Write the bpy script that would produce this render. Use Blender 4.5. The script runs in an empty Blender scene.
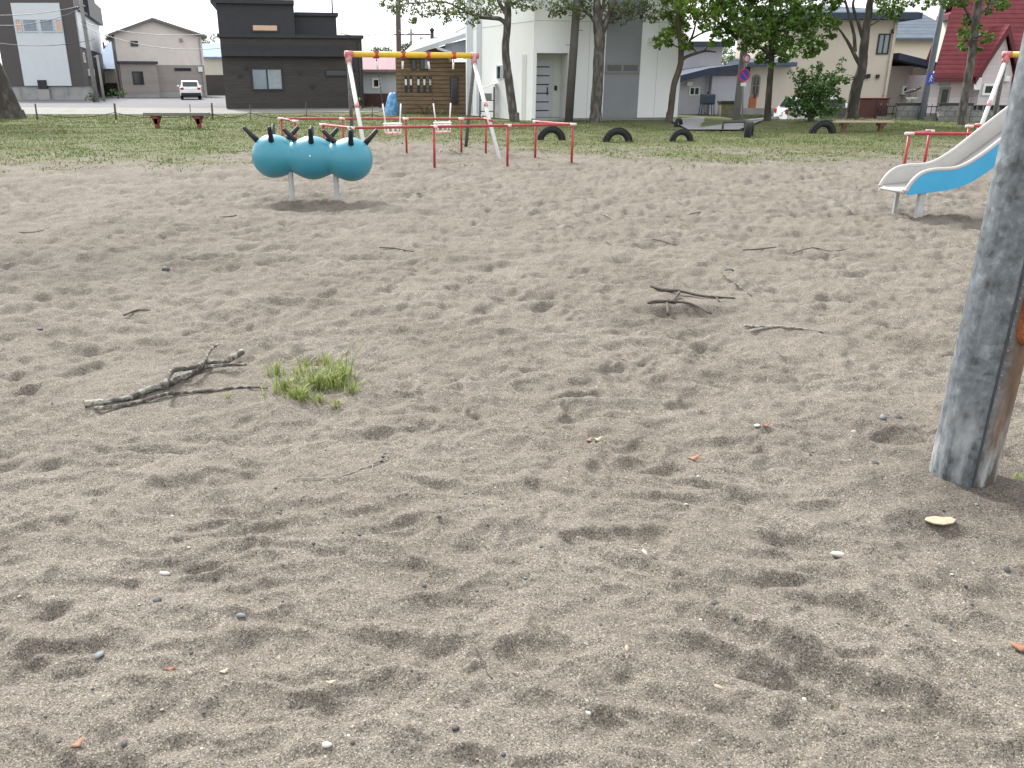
import bpy, math, random
import numpy as np
from mathutils import Vector, Matrix
random.seed(7); RNG = np.random.default_rng(7)
S = bpy.context.scene
COL = S.collection
R = math.radians

# ------------------------------------------------------------------ camera geometry
F, HC, PITCH, CX = 840.0, 1.5, math.atan(303/840), 475.0   # CX: column of the optical axis
cp, sp = math.cos(PITCH), math.sin(PITCH)
def ray(px, py):
    a, b = (px-CX)/F, (py-384)/F
    return Vector((a, cp - b*sp, -sp - b*cp))
def G(px, py, z=0.0):
    d = ray(px, py); t = (z-HC)/d.z
    return Vector((d.x*t, d.y*t, z))
def P(px, py, Y):
    d = ray(px, py); t = Y/d.y
    return Vector((d.x*t, Y, HC + d.z*t))
def PX(px, Y, z=0.0):            # x of the point at depth Y, height z, in column px
    return (px-CX)/F*(Y*cp + (HC-z)*sp)

# ------------------------------------------------------------------ noise
_perm = RNG.permutation(512)
_perm = np.concatenate([_perm, _perm, _perm])
_ga = RNG.uniform(0, 2*np.pi, 512); _gx, _gy = np.cos(_ga), np.sin(_ga)
_ru = RNG.uniform(0, 1, (512, 6))
def _hash(i, j, seed): return _perm[(_perm[(i + seed*57) & 511] + j) & 511]
def perlin(x, y, seed=0):
    i = np.floor(x).astype(np.int64); j = np.floor(y).astype(np.int64)
    fx, fy = x-i, y-j
    u = fx*fx*fx*(fx*(fx*6-15)+10); v = fy*fy*fy*(fy*(fy*6-15)+10)
    def g(a, b):
        h = _hash(i+a, j+b, seed); return _gx[h]*(fx-a) + _gy[h]*(fy-b)
    n0 = g(0,0)*(1-u)+g(1,0)*u; n1 = g(0,1)*(1-u)+g(1,1)*u
    return (n0*(1-v)+n1*v)*1.5
def fbm(x, y, seed=0, o=4):
    s = 0; a = 1
    for k in range(o):
        s = s + a*perlin(x*2**k, y*2**k, seed+k); a *= .5
    return s
def bowls(x, y, c, seed, k=.06, stretch=1.5, off=.13):
    """trodden hollows: smooth minimum over jittered, turned, stretched cells"""
    X, Yv = x/c, y/c
    i = np.floor(X).astype(np.int64); j = np.floor(Yv).astype(np.int64)
    acc = np.zeros_like(X)
    for a in (-1,0,1):
        for b in (-1,0,1):
            h = _hash(i+a, j+b, seed); r = _ru[h]
            dx = X-(i+a+r[:,0]); dy = Yv-(j+b+r[:,1])
            t = r[:,2]*np.pi; ct, st = np.cos(t), np.sin(t)
            p = (dx*ct+dy*st)/stretch; q = (-dx*st+dy*ct)*1.1
            d2 = (p*p+q*q)*(.8+.6*r[:,3]) + off*r[:,4]
            acc += np.exp(-d2/k)
    return np.minimum(-k*np.log(acc+1e-12), 1.1)
def pits(x, y, c, seed, rx, ry, keep=.75):
    """separate foot-sized pits with a low pushed-up rim, one per jittered cell (unit depth)"""
    X, Yv = x/c, y/c
    i = np.floor(X).astype(np.int64); j = np.floor(Yv).astype(np.int64)
    acc = np.zeros_like(X)
    for a in (-1,0,1):
        for b in (-1,0,1):
            r = _ru[_hash(i+a, j+b, seed)]
            dx = (X-(i+a+r[:,0]))*c; dy = (Yv-(j+b+r[:,1]))*c
            t = r[:,2]*np.pi; ct, st = np.cos(t), np.sin(t); s = .65+.7*r[:,3]
            p = (dx*ct+dy*st)/(rx*s); q = (-dx*st+dy*ct)/(ry*s)
            r2 = p*p+q*q+.35*p*q*r[:,5]; r2 = r2**1.25
            d = np.where(r[:,4] < keep, .35+.9*r[:,4]/keep, 0)*s
            acc -= d*(1-.62*r2)*np.exp(-r2*1.05)
    return acc
def sstep(a, b, x):
    t = np.clip((x-a)/(b-a), 0, 1); return t*t*(3-2*t)
PATCH = [(G(a,b).x, G(a,b).y, rx, ry, k) for a,b,rx,ry,k in ((720,157,3.4,1.3,.34),(110,163,2.6,1.2,.30),(240,160,1.6,.8,.22),(860,150,2.5,1.2,.25),(420,150,1.5,.8,.2),(640,166,1.5,.7,.2))]
def grass_mask(x, y):
    """0 bare sand .. 1 closed turf"""
    edge = 16.6 + 5.6*np.exp(-((x+1.2)/3.6)**2) + 1.5*sstep(1, 5, x) + .8*sstep(8, 13, x)
    w = fbm(x*.28, y*.28, 11, 3)*1.5 + fbm(x*1.3, y*1.3, 15, 2)*.8
    m = .93*sstep(-4.2, 5.8, y-edge + w*1.5)
    for cx, cy, rx, ry, a in PATCH: m = np.clip(m + a*np.exp(-((x-cx)/rx)**2-((y-cy)/ry)**2)*(.6+.8*fbm(x*.9, y*.9, 19, 2)), 0, .95)
    return m
# particular hollows seen in the photograph: centre pixel, half-axes in metres, turn, depth
HOLLOWS = [(365,690,.12,.075,.5,.028),(275,580,.16,.07,.1,.03),(55,640,.10,.05,.2,.03),(405,520,.10,.05,.3,.022),
 (265,635,.13,.08,-.2,.02),(845,600,.15,.07,-.5,.035),(800,535,.16,.07,-.6,.035),(760,660,.22,.05,-.65,.025),
 (840,660,.16,.07,-.5,.025),(640,720,.12,.06,-.1,.025),(590,530,.09,.05,0,.025),(640,527,.10,.05,0,.025),
 (930,700,.18,.06,-.4,.025),(520,650,.14,.07,.4,.022),(440,600,.16,.07,.1,.025),(905,430,.14,.07,.1,.03),
 (260,520,.12,.06,.2,.02),(180,480,.16,.07,.1,.02),(640,460,.2,.07,.1,.02),(730,440,.2,.07,-.2,.025),
 (300,300,.35,.12,.1,.04),(690,310,.32,.12,0,.05),(60,260,.9,.35,0,.03),(300,205,.9,.28,0,.05),(930,208,.55,.22,0,.04)]
_hl = [(G(a,b), rx, ry, t, d) for a,b,rx,ry,t,d in HOLLOWS]
CALM = [(G(165,383).x,G(165,383).y,.62),(G(315,388).x,G(315,388).y,.40),(G(690,302).x,G(690,302).y,.6),(G(785,329).x,G(785,329).y,.5),(G(344,470).x,G(344,470).y,.3),(G(966,487).x,G(966,487).y,.4)]
def height(x, y):
    x = np.atleast_1d(np.asarray(x, float)); y = np.atleast_1d(np.asarray(y, float))
    g = grass_mask(x, y)
    wx = x + .10*perlin(x*2.3, y*2.3, 3) + .03*perlin(x*9, y*9, 5); wy = y + .10*perlin(x*2.3+9, y*2.3, 4) + .03*perlin(x*9+5, y*9, 6)
    near = 1.0 - .15*sstep(4.5, 2.0, y) + .45*sstep(6.5, 13, y)          # the sand in front is smoother
    m1 = .65+.6*sstep(-.6, .6, fbm(x*.7, y*.7, 41, 2))
    pn = .30+.70*sstep(2.6, 6, y)            # fewer deep prints right in front
    fg = .42+.58*sstep(2.6, 4.6, y)
    h = fg*m1*(.130*(bowls(wx*.9, wy*1.2, .36, 21, .010)-.25) + .150*(bowls(wx*.85+3.1, wy*1.15, .21, 33, .007)-.25) + .055*(bowls(wx*.9+1.3, wy*1.1, .115, 37, .010)-.25))
    h = h + pn*(.020*pits(wx, wy, .34, 23, .135, .065, .7) + .020*pits(wx+1.7, wy, .21, 27, .080, .042, .7)) + .008*pits(wx, wy+2.2, .12, 29, .045, .026)
    h = h - .014*np.abs(perlin(wx*4.2, wy*7.0, 45)) - .010*np.abs(perlin(wx*9, wy*13, 46))
    dr = (1-sstep(3.0, 4.6, y))                 # long drifts, slanting down to the right
    def drift(ang, s):
        ca, sa = math.cos(ang), math.sin(ang); du, dv = wx*ca+wy*sa, -wx*sa+wy*ca
        return -.055*np.abs(perlin(du*1.9, dv*5.2, s)) - .022*np.abs(perlin(du*4.5, dv*10.5, s+2))
    k = sstep(-.45, .75, x + .25*perlin(x*1.5, y*1.5, 87))
    h = h + dr*(drift(-.10, 81)*(1-k) + drift(-.66, 91)*k)
    # calmer sand round the fallen branches and the tuft
    for cx, cy, rr in CALM: h = h*(1-.62*np.exp(-(((x-cx)/rr)**2+((y-cy)/rr)**2)**2))
    h = h + .016*fbm(x*1.6, y*1.6, 51, 2)
    h = h*near + (.0035+.0035*sstep(2.5,5,y))*fbm(x*11, y*11, 61, 2) + .002*fbm(x*31, y*31, 63, 1)
    for c, rx, ry, t, d in _hl:
        dx, dy = x-c.x, y-c.y; ct, st = math.cos(t), math.sin(t)
        p = (dx*ct+dy*st)/rx; q = (-dx*st+dy*ct)/ry; r2 = p*p+q*q
        h = h - 1.15*d*(np.exp(-(r2*.75)**1.9) - .30*np.exp(-((np.sqrt(r2)-1.25)/.28)**2))
    # ridge that runs off to the lower right
    a, b = G(690,585), G(1030,735)
    ux, uy = b.x-a.x, b.y-a.y; L = math.hypot(ux, uy); ux/=L; uy/=L
    s = (x-a.x)*ux+(y-a.y)*uy; dd = -(x-a.x)*uy+(y-a.y)*ux + .03*np.sin(s*6)
    h = h + .052*np.exp(-(dd/.04)**2)*sstep(-.2,.2,s)*sstep(L+.6,L-.1,s)
    pr = np.hypot(x-1.665, y-2.975)               # sand heaped against the foot of the steel pole
    h = h + .022*np.exp(-((pr-.15)/.07)**2) - .012*np.exp(-((pr-.36)/.10)**2)
    h = h*(1-.9*g) + g*.03*fbm(x*.6, y*.6, 71, 2)*sstep(40, 32, y)
    # low grassy bank beside the path
    h = h + .16*np.exp(-((x-14.2)/3.4)**2-((y-33.0)/2.0)**2)*sstep(9.5,11.5,x)
    # the lane behind it lies lower
    h = h - .65*sstep(11.0,12.0,x)*sstep(36.3,37.2,y)*sstep(41.5,40.6,y)*sstep(19,18,x)
    return h
def hz(x, y): return float(height(x, y)[0])
def GS(px, py):
    p = G(px, py); z = hz(p.x, p.y); p = G(px, py, z); z = hz(p.x, p.y)
    return Vector((p.x, p.y, z))

# ------------------------------------------------------------------ materials
_mats = {}
def mat(name, c, rough=.7, var=.12, scale=6, metal=0, bump=0, bscale=40, c2=None, lines=None, stretch=(1,1,1), spec=.4, detail=5, island=0, trans=0, mask=(.42,.62), lw=.16):
    if name in _mats: return _mats[name]
    m = bpy.data.materials.new(name); m.use_nodes = True
    nt = m.node_tree; N, L = nt.nodes, nt.links
    b = N['Principled BSDF']
    b.inputs['Roughness'].default_value = rough; b.inputs['Metallic'].default_value = metal
    b.inputs['Specular IOR Level'].default_value = spec
    tc = N.new('ShaderNodeTexCoord'); mp = N.new('ShaderNodeMapping'); mp.inputs['Scale'].default_value = stretch
    L.new(tc.outputs['Object'], mp.inputs['Vector'])
    nz = N.new('ShaderNodeTexNoise'); nz.inputs['Scale'].default_value = scale; nz.inputs['Detail'].default_value = detail
    L.new(mp.outputs[0], nz.inputs['Vector'])
    rp = N.new('ShaderNodeValToRGB')
    if c2 is None:
        lo = [x*(1-var) for x in c]; hi = [min(1, x*(1+var)) for x in c]; rp.color_ramp.elements[0].position=.3; rp.color_ramp.elements[1].position=.7
    else:
        lo, hi = c, c2; rp.color_ramp.elements[0].position=mask[0]; rp.color_ramp.elements[1].position=mask[1]
    rp.color_ramp.elements[0].color = (*lo,1); rp.color_ramp.elements[1].color = (*hi,1)
    L.new(nz.outputs['Fac'], rp.inputs['Fac'])
    out = rp.outputs['Color']
    if island:
        ge = N.new('ShaderNodeNewGeometry'); hs = N.new('ShaderNodeHueSaturation')
        mr = N.new('ShaderNodeMapRange'); mr.inputs['To Min'].default_value = 1-island; mr.inputs['To Max'].default_value = 1+island
        mh = N.new('ShaderNodeMapRange'); mh.inputs['To Min'].default_value = .475; mh.inputs['To Max'].default_value = .515
        L.new(ge.outputs['Random Per Island'], mr.inputs['Value']); L.new(ge.outputs['Random Per Island'], mh.inputs['Value'])
        L.new(mr.outputs[0], hs.inputs['Value']); L.new(mh.outputs[0], hs.inputs['Hue']); L.new(out, hs.inputs['Color']); out = hs.outputs['Color']
    bn = None
    if lines:                       # boards, siding or roof ribs: (axis, pitch m, line darkness)
        ax, pitch, dark = lines
        sx = N.new('ShaderNodeSeparateXYZ'); L.new(tc.outputs['Object'], sx.inputs[0])
        mu = N.new('ShaderNodeMath'); mu.operation='MULTIPLY'; mu.inputs[1].default_value = 1/pitch; L.new(sx.outputs[ax], mu.inputs[0])
        fr = N.new('ShaderNodeMath'); fr.operation='FRACT'; L.new(mu.outputs[0], fr.inputs[0])
        r2 = N.new('ShaderNodeValToRGB'); e = r2.color_ramp.elements
        e[0].position=0; e[0].color=(1-dark,1-dark,1-dark,1); e[1].position=lw; e[1].color=(1,1,1,1)
        L.new(fr.outputs[0], r2.inputs['Fac'])
        fl = N.new('ShaderNodeMath'); fl.operation='FLOOR'; L.new(mu.outputs[0], fl.inputs[0])
        wn = N.new('ShaderNodeTexWhiteNoise'); wn.noise_dimensions='1D'; L.new(fl.outputs[0], wn.inputs['W'])
        m3 = N.new('ShaderNodeMapRange'); m3.inputs['To Min'].default_value=.93; m3.inputs['To Max'].default_value=1.05; L.new(wn.outputs['Value'], m3.inputs['Value'])
        mx = N.new('ShaderNodeMix'); mx.data_type='RGBA'; mx.blend_type='MULTIPLY'; mx.inputs['Factor'].default_value=1
        L.new(out, mx.inputs['A']); L.new(r2.outputs['Color'], mx.inputs['B'])
        mx2 = N.new('ShaderNodeMix'); mx2.data_type='RGBA'; mx2.blend_type='MULTIPLY'; mx2.inputs['Factor'].default_value=1
        L.new(mx.outputs['Result'], mx2.inputs['A']); L.new(m3.outputs[0], mx2.inputs['B']); out = mx2.outputs['Result']
        bn = N.new('ShaderNodeBump'); bn.inputs['Strength'].default_value=.35; bn.inputs['Distance'].default_value=.02; L.new(r2.outputs['Color'], bn.inputs['Height'])
    L.new(out, b.inputs['Base Color'])
    if bump:
        n2 = N.new('ShaderNodeTexNoise'); n2.inputs['Scale'].default_value = bscale; n2.inputs['Detail'].default_value = 4
        L.new(mp.outputs[0], n2.inputs['Vector'])
        b2 = N.new('ShaderNodeBump'); b2.inputs['Strength'].default_value = bump; b2.inputs['Distance'].default_value = .02
        L.new(n2.outputs['Fac'], b2.inputs['Height'])
        if bn: L.new(bn.outputs[0], b2.inputs['Normal'])
        bn = b2
    if bn: L.new(bn.outputs[0], b.inputs['Normal'])
    if trans:
        tr = N.new('ShaderNodeBsdfTranslucent'); L.new(out, tr.inputs['Color'])
        ms = N.new('ShaderNodeMixShader'); ms.inputs[0].default_value = trans
        L.new(b.outputs[0], ms.inputs[1]); L.new(tr.outputs[0], ms.inputs[2]); L.new(ms.outputs[0], N['Material Output'].inputs['Surface'])
    _mats[name] = m
    return m

def ground_mat():
    """sand of fine grains; where the 'turf' attribute says so, short thin grass and soil"""
    m = bpy.data.materials.new('sand_and_turf'); m.use_nodes = True
    nt = m.node_tree; N, L = nt.nodes, nt.links; b = N['Principled BSDF']
    b.inputs['Roughness'].default_value=.95; b.inputs['Specular IOR Level'].default_value=.12
    tc = N.new('ShaderNodeTexCoord')
    def noise(s, d=3, r=.55):
        n = N.new('ShaderNodeTexNoise'); n.inputs['Scale'].default_value=s; n.inputs['Detail'].default_value=d; n.inputs['Roughness'].default_value=r
        L.new(tc.outputs['Object'], n.inputs['Vector']); return n
    def ramp(src, stops):
        r = N.new('ShaderNodeValToRGB'); e = r.color_ramp.elements
        while len(e) < len(stops): e.new(.5)
        for q,(p,c) in zip(e, stops): q.position=p; q.color=(*c,1) if not isinstance(c,(int,float)) else (c,c,c,1)
        L.new(src, r.inputs['Fac']); return r.outputs['Color']
    def mix(f, a, c, mode='MIX'):
        x = N.new('ShaderNodeMix'); x.data_type='RGBA'; x.blend_type=mode
        if isinstance(f,(int,float)): x.inputs['Factor'].default_value=f
        else: L.new(f, x.inputs['Factor'])
        for s,k in ((a,'A'),(c,'B')):
            if isinstance(s, tuple): x.inputs[k].default_value=(*s,1)
            else: L.new(s, x.inputs[k])
        return x.outputs['Result']
    base = ramp(noise(1.1,4).outputs['Fac'], [(.3,SAND_LO),(.7,SAND_HI)])
    # grains: each a tint of its own
    v = N.new('ShaderNodeTexVoronoi'); v.inputs['Scale'].default_value=300; L.new(tc.outputs['Object'], v.inputs['Vector'])
    sx = N.new('ShaderNodeSeparateColor'); L.new(v.outputs['Color'], sx.inputs[0])
    grain = ramp(sx.outputs[0], [(0,.36),(.14,.58),(.32,.90),(.68,1.04),(.88,1.4),(1,2.1)])
    sand = mix(1.0, base, grain, 'MULTIPLY')
    v2 = N.new('ShaderNodeTexVoronoi'); v2.inputs['Scale'].default_value=120; L.new(tc.outputs['Object'], v2.inputs['Vector'])
    s2 = N.new('ShaderNodeSeparateColor'); L.new(v2.outputs['Color'], s2.inputs[0])
    sand = mix(1.0, sand, ramp(s2.outputs[1], [(0,.5),(.012,.68),(.03,1.0),(.965,1.0),(.985,1.4)]), 'MULTIPLY')
    sand = mix(1.0, sand, ramp(noise(7,5,.65).outputs['Fac'], [(.3,.90),(.7,1.08)]), 'MULTIPLY')
    da = N.new('ShaderNodeAttribute'); da.attribute_name='damp_shade'  # damp soil and painted shade, both as darker sand colour
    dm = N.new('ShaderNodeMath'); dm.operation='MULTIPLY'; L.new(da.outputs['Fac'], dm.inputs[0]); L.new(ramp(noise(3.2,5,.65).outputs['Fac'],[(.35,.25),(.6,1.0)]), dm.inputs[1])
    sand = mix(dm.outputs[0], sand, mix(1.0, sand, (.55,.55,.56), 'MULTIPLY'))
    turf = ramp(noise(2.2,5,.7).outputs['Fac'], [(.25,(.060,.080,.025)),(.5,(.094,.108,.040)),(.72,(.150,.134,.080))])
    turf = mix(1.0, turf, ramp(noise(45,3).outputs['Fac'], [(.3,.6),(.7,1.25)]), 'MULTIPLY')
    at = N.new('ShaderNodeAttribute'); at.attribute_name='turf'
    ad = N.new('ShaderNodeMath'); ad.operation='ADD'; L.new(at.outputs['Fac'], ad.inputs[0])
    nn = N.new('ShaderNodeMapRange'); nn.inputs['From Min'].default_value=.3; nn.inputs['From Max'].default_value=.7; nn.inputs['To Min'].default_value=-.5; nn.inputs['To Max'].default_value=.5
    L.new(noise(5.5,5,.75).outputs['Fac'], nn.inputs['Value']); L.new(nn.outputs[0], ad.inputs[1])
    f = ramp(ad.outputs[0], [(.36,0.0),(.86,1.0)])
    L.new(mix(f, sand, turf), b.inputs['Base Color'])
    bp = N.new('ShaderNodeBump'); bp.inputs['Strength'].default_value=.55; bp.inputs['Distance'].default_value=.006
    L.new(noise(170,3,.7).outputs['Fac'], bp.inputs['Height'])
    b2 = N.new('ShaderNodeBump'); b2.inputs['Strength'].default_value=.35; b2.inputs['Distance'].default_value=.02
    L.new(noise(26,4,.6).outputs['Fac'], b2.inputs['Height']); L.new(bp.outputs[0], b2.inputs['Normal'])
    L.new(b2.outputs[0], b.inputs['Normal'])
    return m

def block_mat(name,c1,c2,mortar):
    m=bpy.data.materials.new(name); m.use_nodes=True; nt=m.node_tree; N,L=nt.nodes,nt.links; b=N['Principled BSDF']; b.inputs['Roughness'].default_value=.9
    tc=N.new('ShaderNodeTexCoord'); sx=N.new('ShaderNodeSeparateXYZ'); cb=N.new('ShaderNodeCombineXYZ'); L.new(tc.outputs['Object'],sx.inputs[0]); L.new(sx.outputs[0],cb.inputs[0]); L.new(sx.outputs[2],cb.inputs[1])
    br=N.new('ShaderNodeTexBrick'); br.inputs['Scale'].default_value=1; br.inputs['Brick Width'].default_value=.4; br.inputs['Row Height'].default_value=.2; br.inputs['Mortar Size'].default_value=.012
    br.inputs['Color1'].default_value=(*c1,1); br.inputs['Color2'].default_value=(*c2,1); br.inputs['Mortar'].default_value=(*mortar,1); L.new(cb.outputs[0],br.inputs['Vector'])
    nz=N.new('ShaderNodeTexNoise'); nz.inputs['Scale'].default_value=9; nz.inputs['Detail'].default_value=5; L.new(tc.outputs['Object'],nz.inputs[0]); rp=N.new('ShaderNodeValToRGB'); rp.color_ramp.elements[0].position=.3; rp.color_ramp.elements[0].color=(.7,.7,.7,1); rp.color_ramp.elements[1].position=.7; rp.color_ramp.elements[1].color=(1.1,1.1,1.1,1); L.new(nz.outputs[0],rp.inputs[0])
    mx=N.new('ShaderNodeMix'); mx.data_type='RGBA'; mx.blend_type='MULTIPLY'; mx.inputs['Factor'].default_value=1; L.new(br.outputs['Color'],mx.inputs['A']); L.new(rp.outputs[0],mx.inputs['B']); L.new(mx.outputs['Result'],b.inputs['Base Color'])
    return m
# ------------------------------------------------------------------ mesh builder
class MB:
    def __init__(s): s.v=[]; s.f=[]; s.m=[]; s.smooth=[]
    def add(s, vs, fs, mi=0, smooth=False):
        o=len(s.v); s.v += [tuple(v) for v in vs]
        s.f += [tuple(i+o for i in f) for f in fs]; s.m += [mi]*len(fs); s.smooth += [smooth]*len(fs); return s
    def obox(s, c, ax, ay, az, mi=0):      # centre and three half-axis vectors
        c,ax,ay,az = map(Vector,(c,ax,ay,az))
        vs=[c+i*ax+j*ay+k*az for k in (-1,1) for j in (-1,1) for i in (-1,1)]
        return s.add(vs, [(0,2,3,1),(4,5,7,6),(0,1,5,4),(2,6,7,3),(0,4,6,2),(1,3,7,5)], mi)
    def box(s, x0,x1,y0,y1,z0,z1, mi=0):
        return s.obox(((x0+x1)/2,(y0+y1)/2,(z0+z1)/2),((x1-x0)/2,0,0),(0,(y1-y0)/2,0),(0,0,(z1-z0)/2),mi)
    def prism(s, poly, z0, z1, mi=0):
        n=len(poly); a=sum(poly[i][0]*poly[(i+1)%n][1]-poly[(i+1)%n][0]*poly[i][1] for i in range(n))
        if a<0: poly=poly[::-1]
        vs=[(p[0],p[1],z0) for p in poly]+[(p[0],p[1],z1) for p in poly]
        return s.add(vs, [tuple(range(n))[::-1], tuple(range(n,2*n))]+[(i,(i+1)%n,n+(i+1)%n,n+i) for i in range(n)], mi)
    def extrude(s, pts, d, mi=0):          # planar outline swept along d
        d=Vector(d); n=len(pts); pts=[Vector(p) for p in pts]
        return s.add(pts+[p+d for p in pts], [tuple(range(n))[::-1], tuple(range(n,2*n))]+[(i,(i+1)%n,n+(i+1)%n,n+i) for i in range(n)], mi)
    def tube(s, pts, r, n=8, mi=0, cap=True, jit=0.0, smooth=True):
        pts=[Vector(p) for p in pts]; k=len(pts)
        rs = r if isinstance(r,(list,tuple)) else [r]*k
        vs=[]; up=None
        for i,p in enumerate(pts):
            t=(pts[min(i+1,k-1)]-pts[max(i-1,0)])
            t = t.normalized() if t.length>1e-9 else Vector((0,0,1))
            if up is None:
                up = Vector((0,0,1)) if abs(t.z)<.9 else Vector((1,0,0))
            a=(up-t*up.dot(t)); a = a.normalized() if a.length>1e-6 else t.orthogonal().normalized()
            up=a; b=t.cross(a)
            for q in range(n):
                w=2*math.pi*q/n; rr=rs[i]*(1+random.uniform(-jit,jit))
                vs.append(p+a*(rr*math.cos(w))+b*(rr*math.sin(w)))
        fs=[(i*n+q,i*n+(q+1)%n,(i+1)*n+(q+1)%n,(i+1)*n+q) for i in range(k-1) for q in range(n)]
        if cap: fs += [tuple(range(n))[::-1], tuple((k-1)*n+q for q in range(n))]
        return s.add(vs, fs, mi, smooth)
    def lathe(s, prof, c, n=20, mi=0, smooth=True, axis=None):   # prof (r,z)
        c=Vector(c); ax=Vector(axis or (0,0,1)).normalized(); a=ax.orthogonal().normalized(); b=ax.cross(a); vs=[]
        for r,z in prof:
            for q in range(n):
                w=2*math.pi*q/n; vs.append(c+ax*z+a*(r*math.cos(w))+b*(r*math.sin(w)))
        k=len(prof)
        fs=[(i*n+q,i*n+(q+1)%n,(i+1)*n+(q+1)%n,(i+1)*n+q) for i in range(k-1) for q in range(n)]
        return s.add(vs, fs, mi, smooth)
    def build(s, name, mats, parent=None, bevel=0):
        me=bpy.data.meshes.new(name)
        off=Vector((0,0,0)); q=parent
        while q is not None: off += Vector(q.location); q=q.parent
        me.from_pydata([tuple(Vector(v)-off) for v in s.v], [], s.f)
        if not isinstance(mats,(list,tuple)): mats=[mats]
        for m in mats: me.materials.append(m)
        me.polygons.foreach_set('material_index', s.m); me.polygons.foreach_set('use_smooth', s.smooth); me.update()
        o=bpy.data.objects.new(name, me); COL.objects.link(o)
        if parent is not None: o.parent=parent
        if bevel:
            bv=o.modifiers.new('bevel','BEVEL'); bv.width=bevel; bv.segments=2; bv.limit_method='ANGLE'
        return o
def tag(o, label=None, cat=None, group=None, kind=None):
    for k,v in (('label',label),('category',cat),('group',group),('kind',kind)):
        if v: o[k]=v
    return o
def thing(name, label, cat, loc=(0,0,0), group=None):
    o=bpy.data.objects.new(name, None); COL.objects.link(o); o.location=loc; o.empty_display_size=.2
    return tag(o,label,cat,group)
def copy_thing(root, loc, rot=None, label=None, scale=None):
    def cp_(o, par):
        c=o.copy(); COL.objects.link(c)
        if par: c.parent=par
        for ch in o.children: cp_(ch, c)
        return c
    r=cp_(root, None); r.location=loc
    if rot: r.rotation_euler=rot
    if scale: r.scale=(scale,)*3
    if label: r['label']=label
    return r
def catmull(pts, n=4):
    pts=[Vector(p) for p in pts]; out=[]
    for i in range(len(pts)-1):
        p0,p1,p2,p3=pts[max(i-1,0)],pts[i],pts[i+1],pts[min(i+2,len(pts)-1)]
        for k in range(n):
            t=k/n; out.append(.5*((2*p1)+(p2-p0)*t+(2*p0-5*p1+4*p2-p3)*t*t+(3*p1-p0-3*p2+p3)*t**3))
    return out+[pts[-1]]
def lerp_list(a, n):           # resample radii
    return [float(np.interp(i/(n-1), np.linspace(0,1,len(a)), a)) for i in range(n)]

# ------------------------------------------------------------------ walls and openings
class Wall:
    """vertical wall plane from A to B (left to right as seen from in front)"""
    def __init__(s, A, B):
        s.A=Vector((A[0],A[1],0)); d=Vector((B[0]-A[0],B[1]-A[1],0)); s.L=d.length; s.d=d/s.L; s.n=Vector((s.d.y,-s.d.x,0))
    def at(s, px, py):
        r=ray(px,py); o=Vector((0,0,HC)); t=(s.A-o).dot(s.n)/r.dot(s.n); p=o+r*t
        return (p-s.A).dot(s.d), p.z
    def rect(s, x0,y0,x1,y1):
        my,mx=(y0+y1)/2,(x0+x1)/2
        return s.at(x0,my)[0], s.at(x1,my)[0], s.at(mx,y1)[1], s.at(mx,y0)[1]
    def box(s, mb, u0,u1,z0,z1,d0,d1,mi=0):
        c=s.A+s.d*((u0+u1)/2)+s.n*((d0+d1)/2)+Vector((0,0,(z0+z1)/2))
        return mb.obox(c, s.d*((u1-u0)/2), s.n*((d1-d0)/2), Vector((0,0,(z1-z0)/2)), mi)
    def pt(s,u,z,d=0): return s.A+s.d*u+s.n*d+Vector((0,0,z))
def window(par, W, rc, frame, glass, fw=.06, panes=2, curtain=None, name='window'):
    u0,u1,z0,z1=rc; m=MB()
    W.box(m,u0-fw,u1+fw,z0-fw,z0,-.02,.06); W.box(m,u0-fw,u1+fw,z1,z1+fw,-.02,.06)
    W.box(m,u0-fw,u0,z0,z1,-.02,.06); W.box(m,u1,u1+fw,z0,z1,-.02,.06)
    for k in range(1,panes):
        u=u0+(u1-u0)*k/panes; W.box(m,u-fw*.45,u+fw*.45,z0,z1,-.02,.05)
    w=m.build(name,frame,par)
    g=MB(); W.box(g,u0,u1,z0,z1,-.02,.022); g.build('pane',glass,w)
    if curtain:
        c=MB(); n=14; a,b_=u0+(u1-u0)*.5,u1
        for i in range(n): W.box(c,a+(b_-a)*i/n,a+(b_-a)*(i+.8)/n,z0+.02,z1,.022,.03+.006*(i%2))
        c.build('curtain',curtain,w)
    return w
# ================================================================== world, light, camera
SAND_LO, SAND_HI = (.142,.124,.102), (.184,.163,.137)
w = bpy.data.worlds.new('World'); S.world = w; w.use_nodes = True
nt = w.node_tree; bg = nt.nodes['Background']
SUN_EL, SUN_AZ = R(40), R(-28)          # azimuth from +Y towards +X
sky = nt.nodes.new('ShaderNodeTexSky'); sky.sky_type='NISHITA'; sky.sun_disc=False
sky.sun_elevation=SUN_EL; sky.sun_rotation=SUN_AZ; sky.dust_density=4; sky.air_density=1.2
hs = nt.nodes.new('ShaderNodeHueSaturation'); hs.inputs['Saturation'].default_value=.35
mx = nt.nodes.new('ShaderNodeMix'); mx.data_type='RGBA'; mx.inputs['Factor'].default_value=.72
cn = nt.nodes.new('ShaderNodeTexNoise'); cn.inputs['Scale'].default_value=2.2; cn.inputs['Detail'].default_value=5
cr = nt.nodes.new('ShaderNodeValToRGB'); cr.color_ramp.elements[0].position=.3; cr.color_ramp.elements[0].color=(5.7,5.9,6.2,1); cr.color_ramp.elements[1].position=.7; cr.color_ramp.elements[1].color=(6.75,6.8,6.9,1)
nt.links.new(cn.outputs['Fac'], cr.inputs['Fac'])
wt = nt.nodes.new('ShaderNodeTexCoord'); wz = nt.nodes.new('ShaderNodeSeparateXYZ'); nt.links.new(wt.outputs['Generated'], wz.inputs[0]); nt.links.new(wt.outputs['Generated'], cn.inputs['Vector'])
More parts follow.
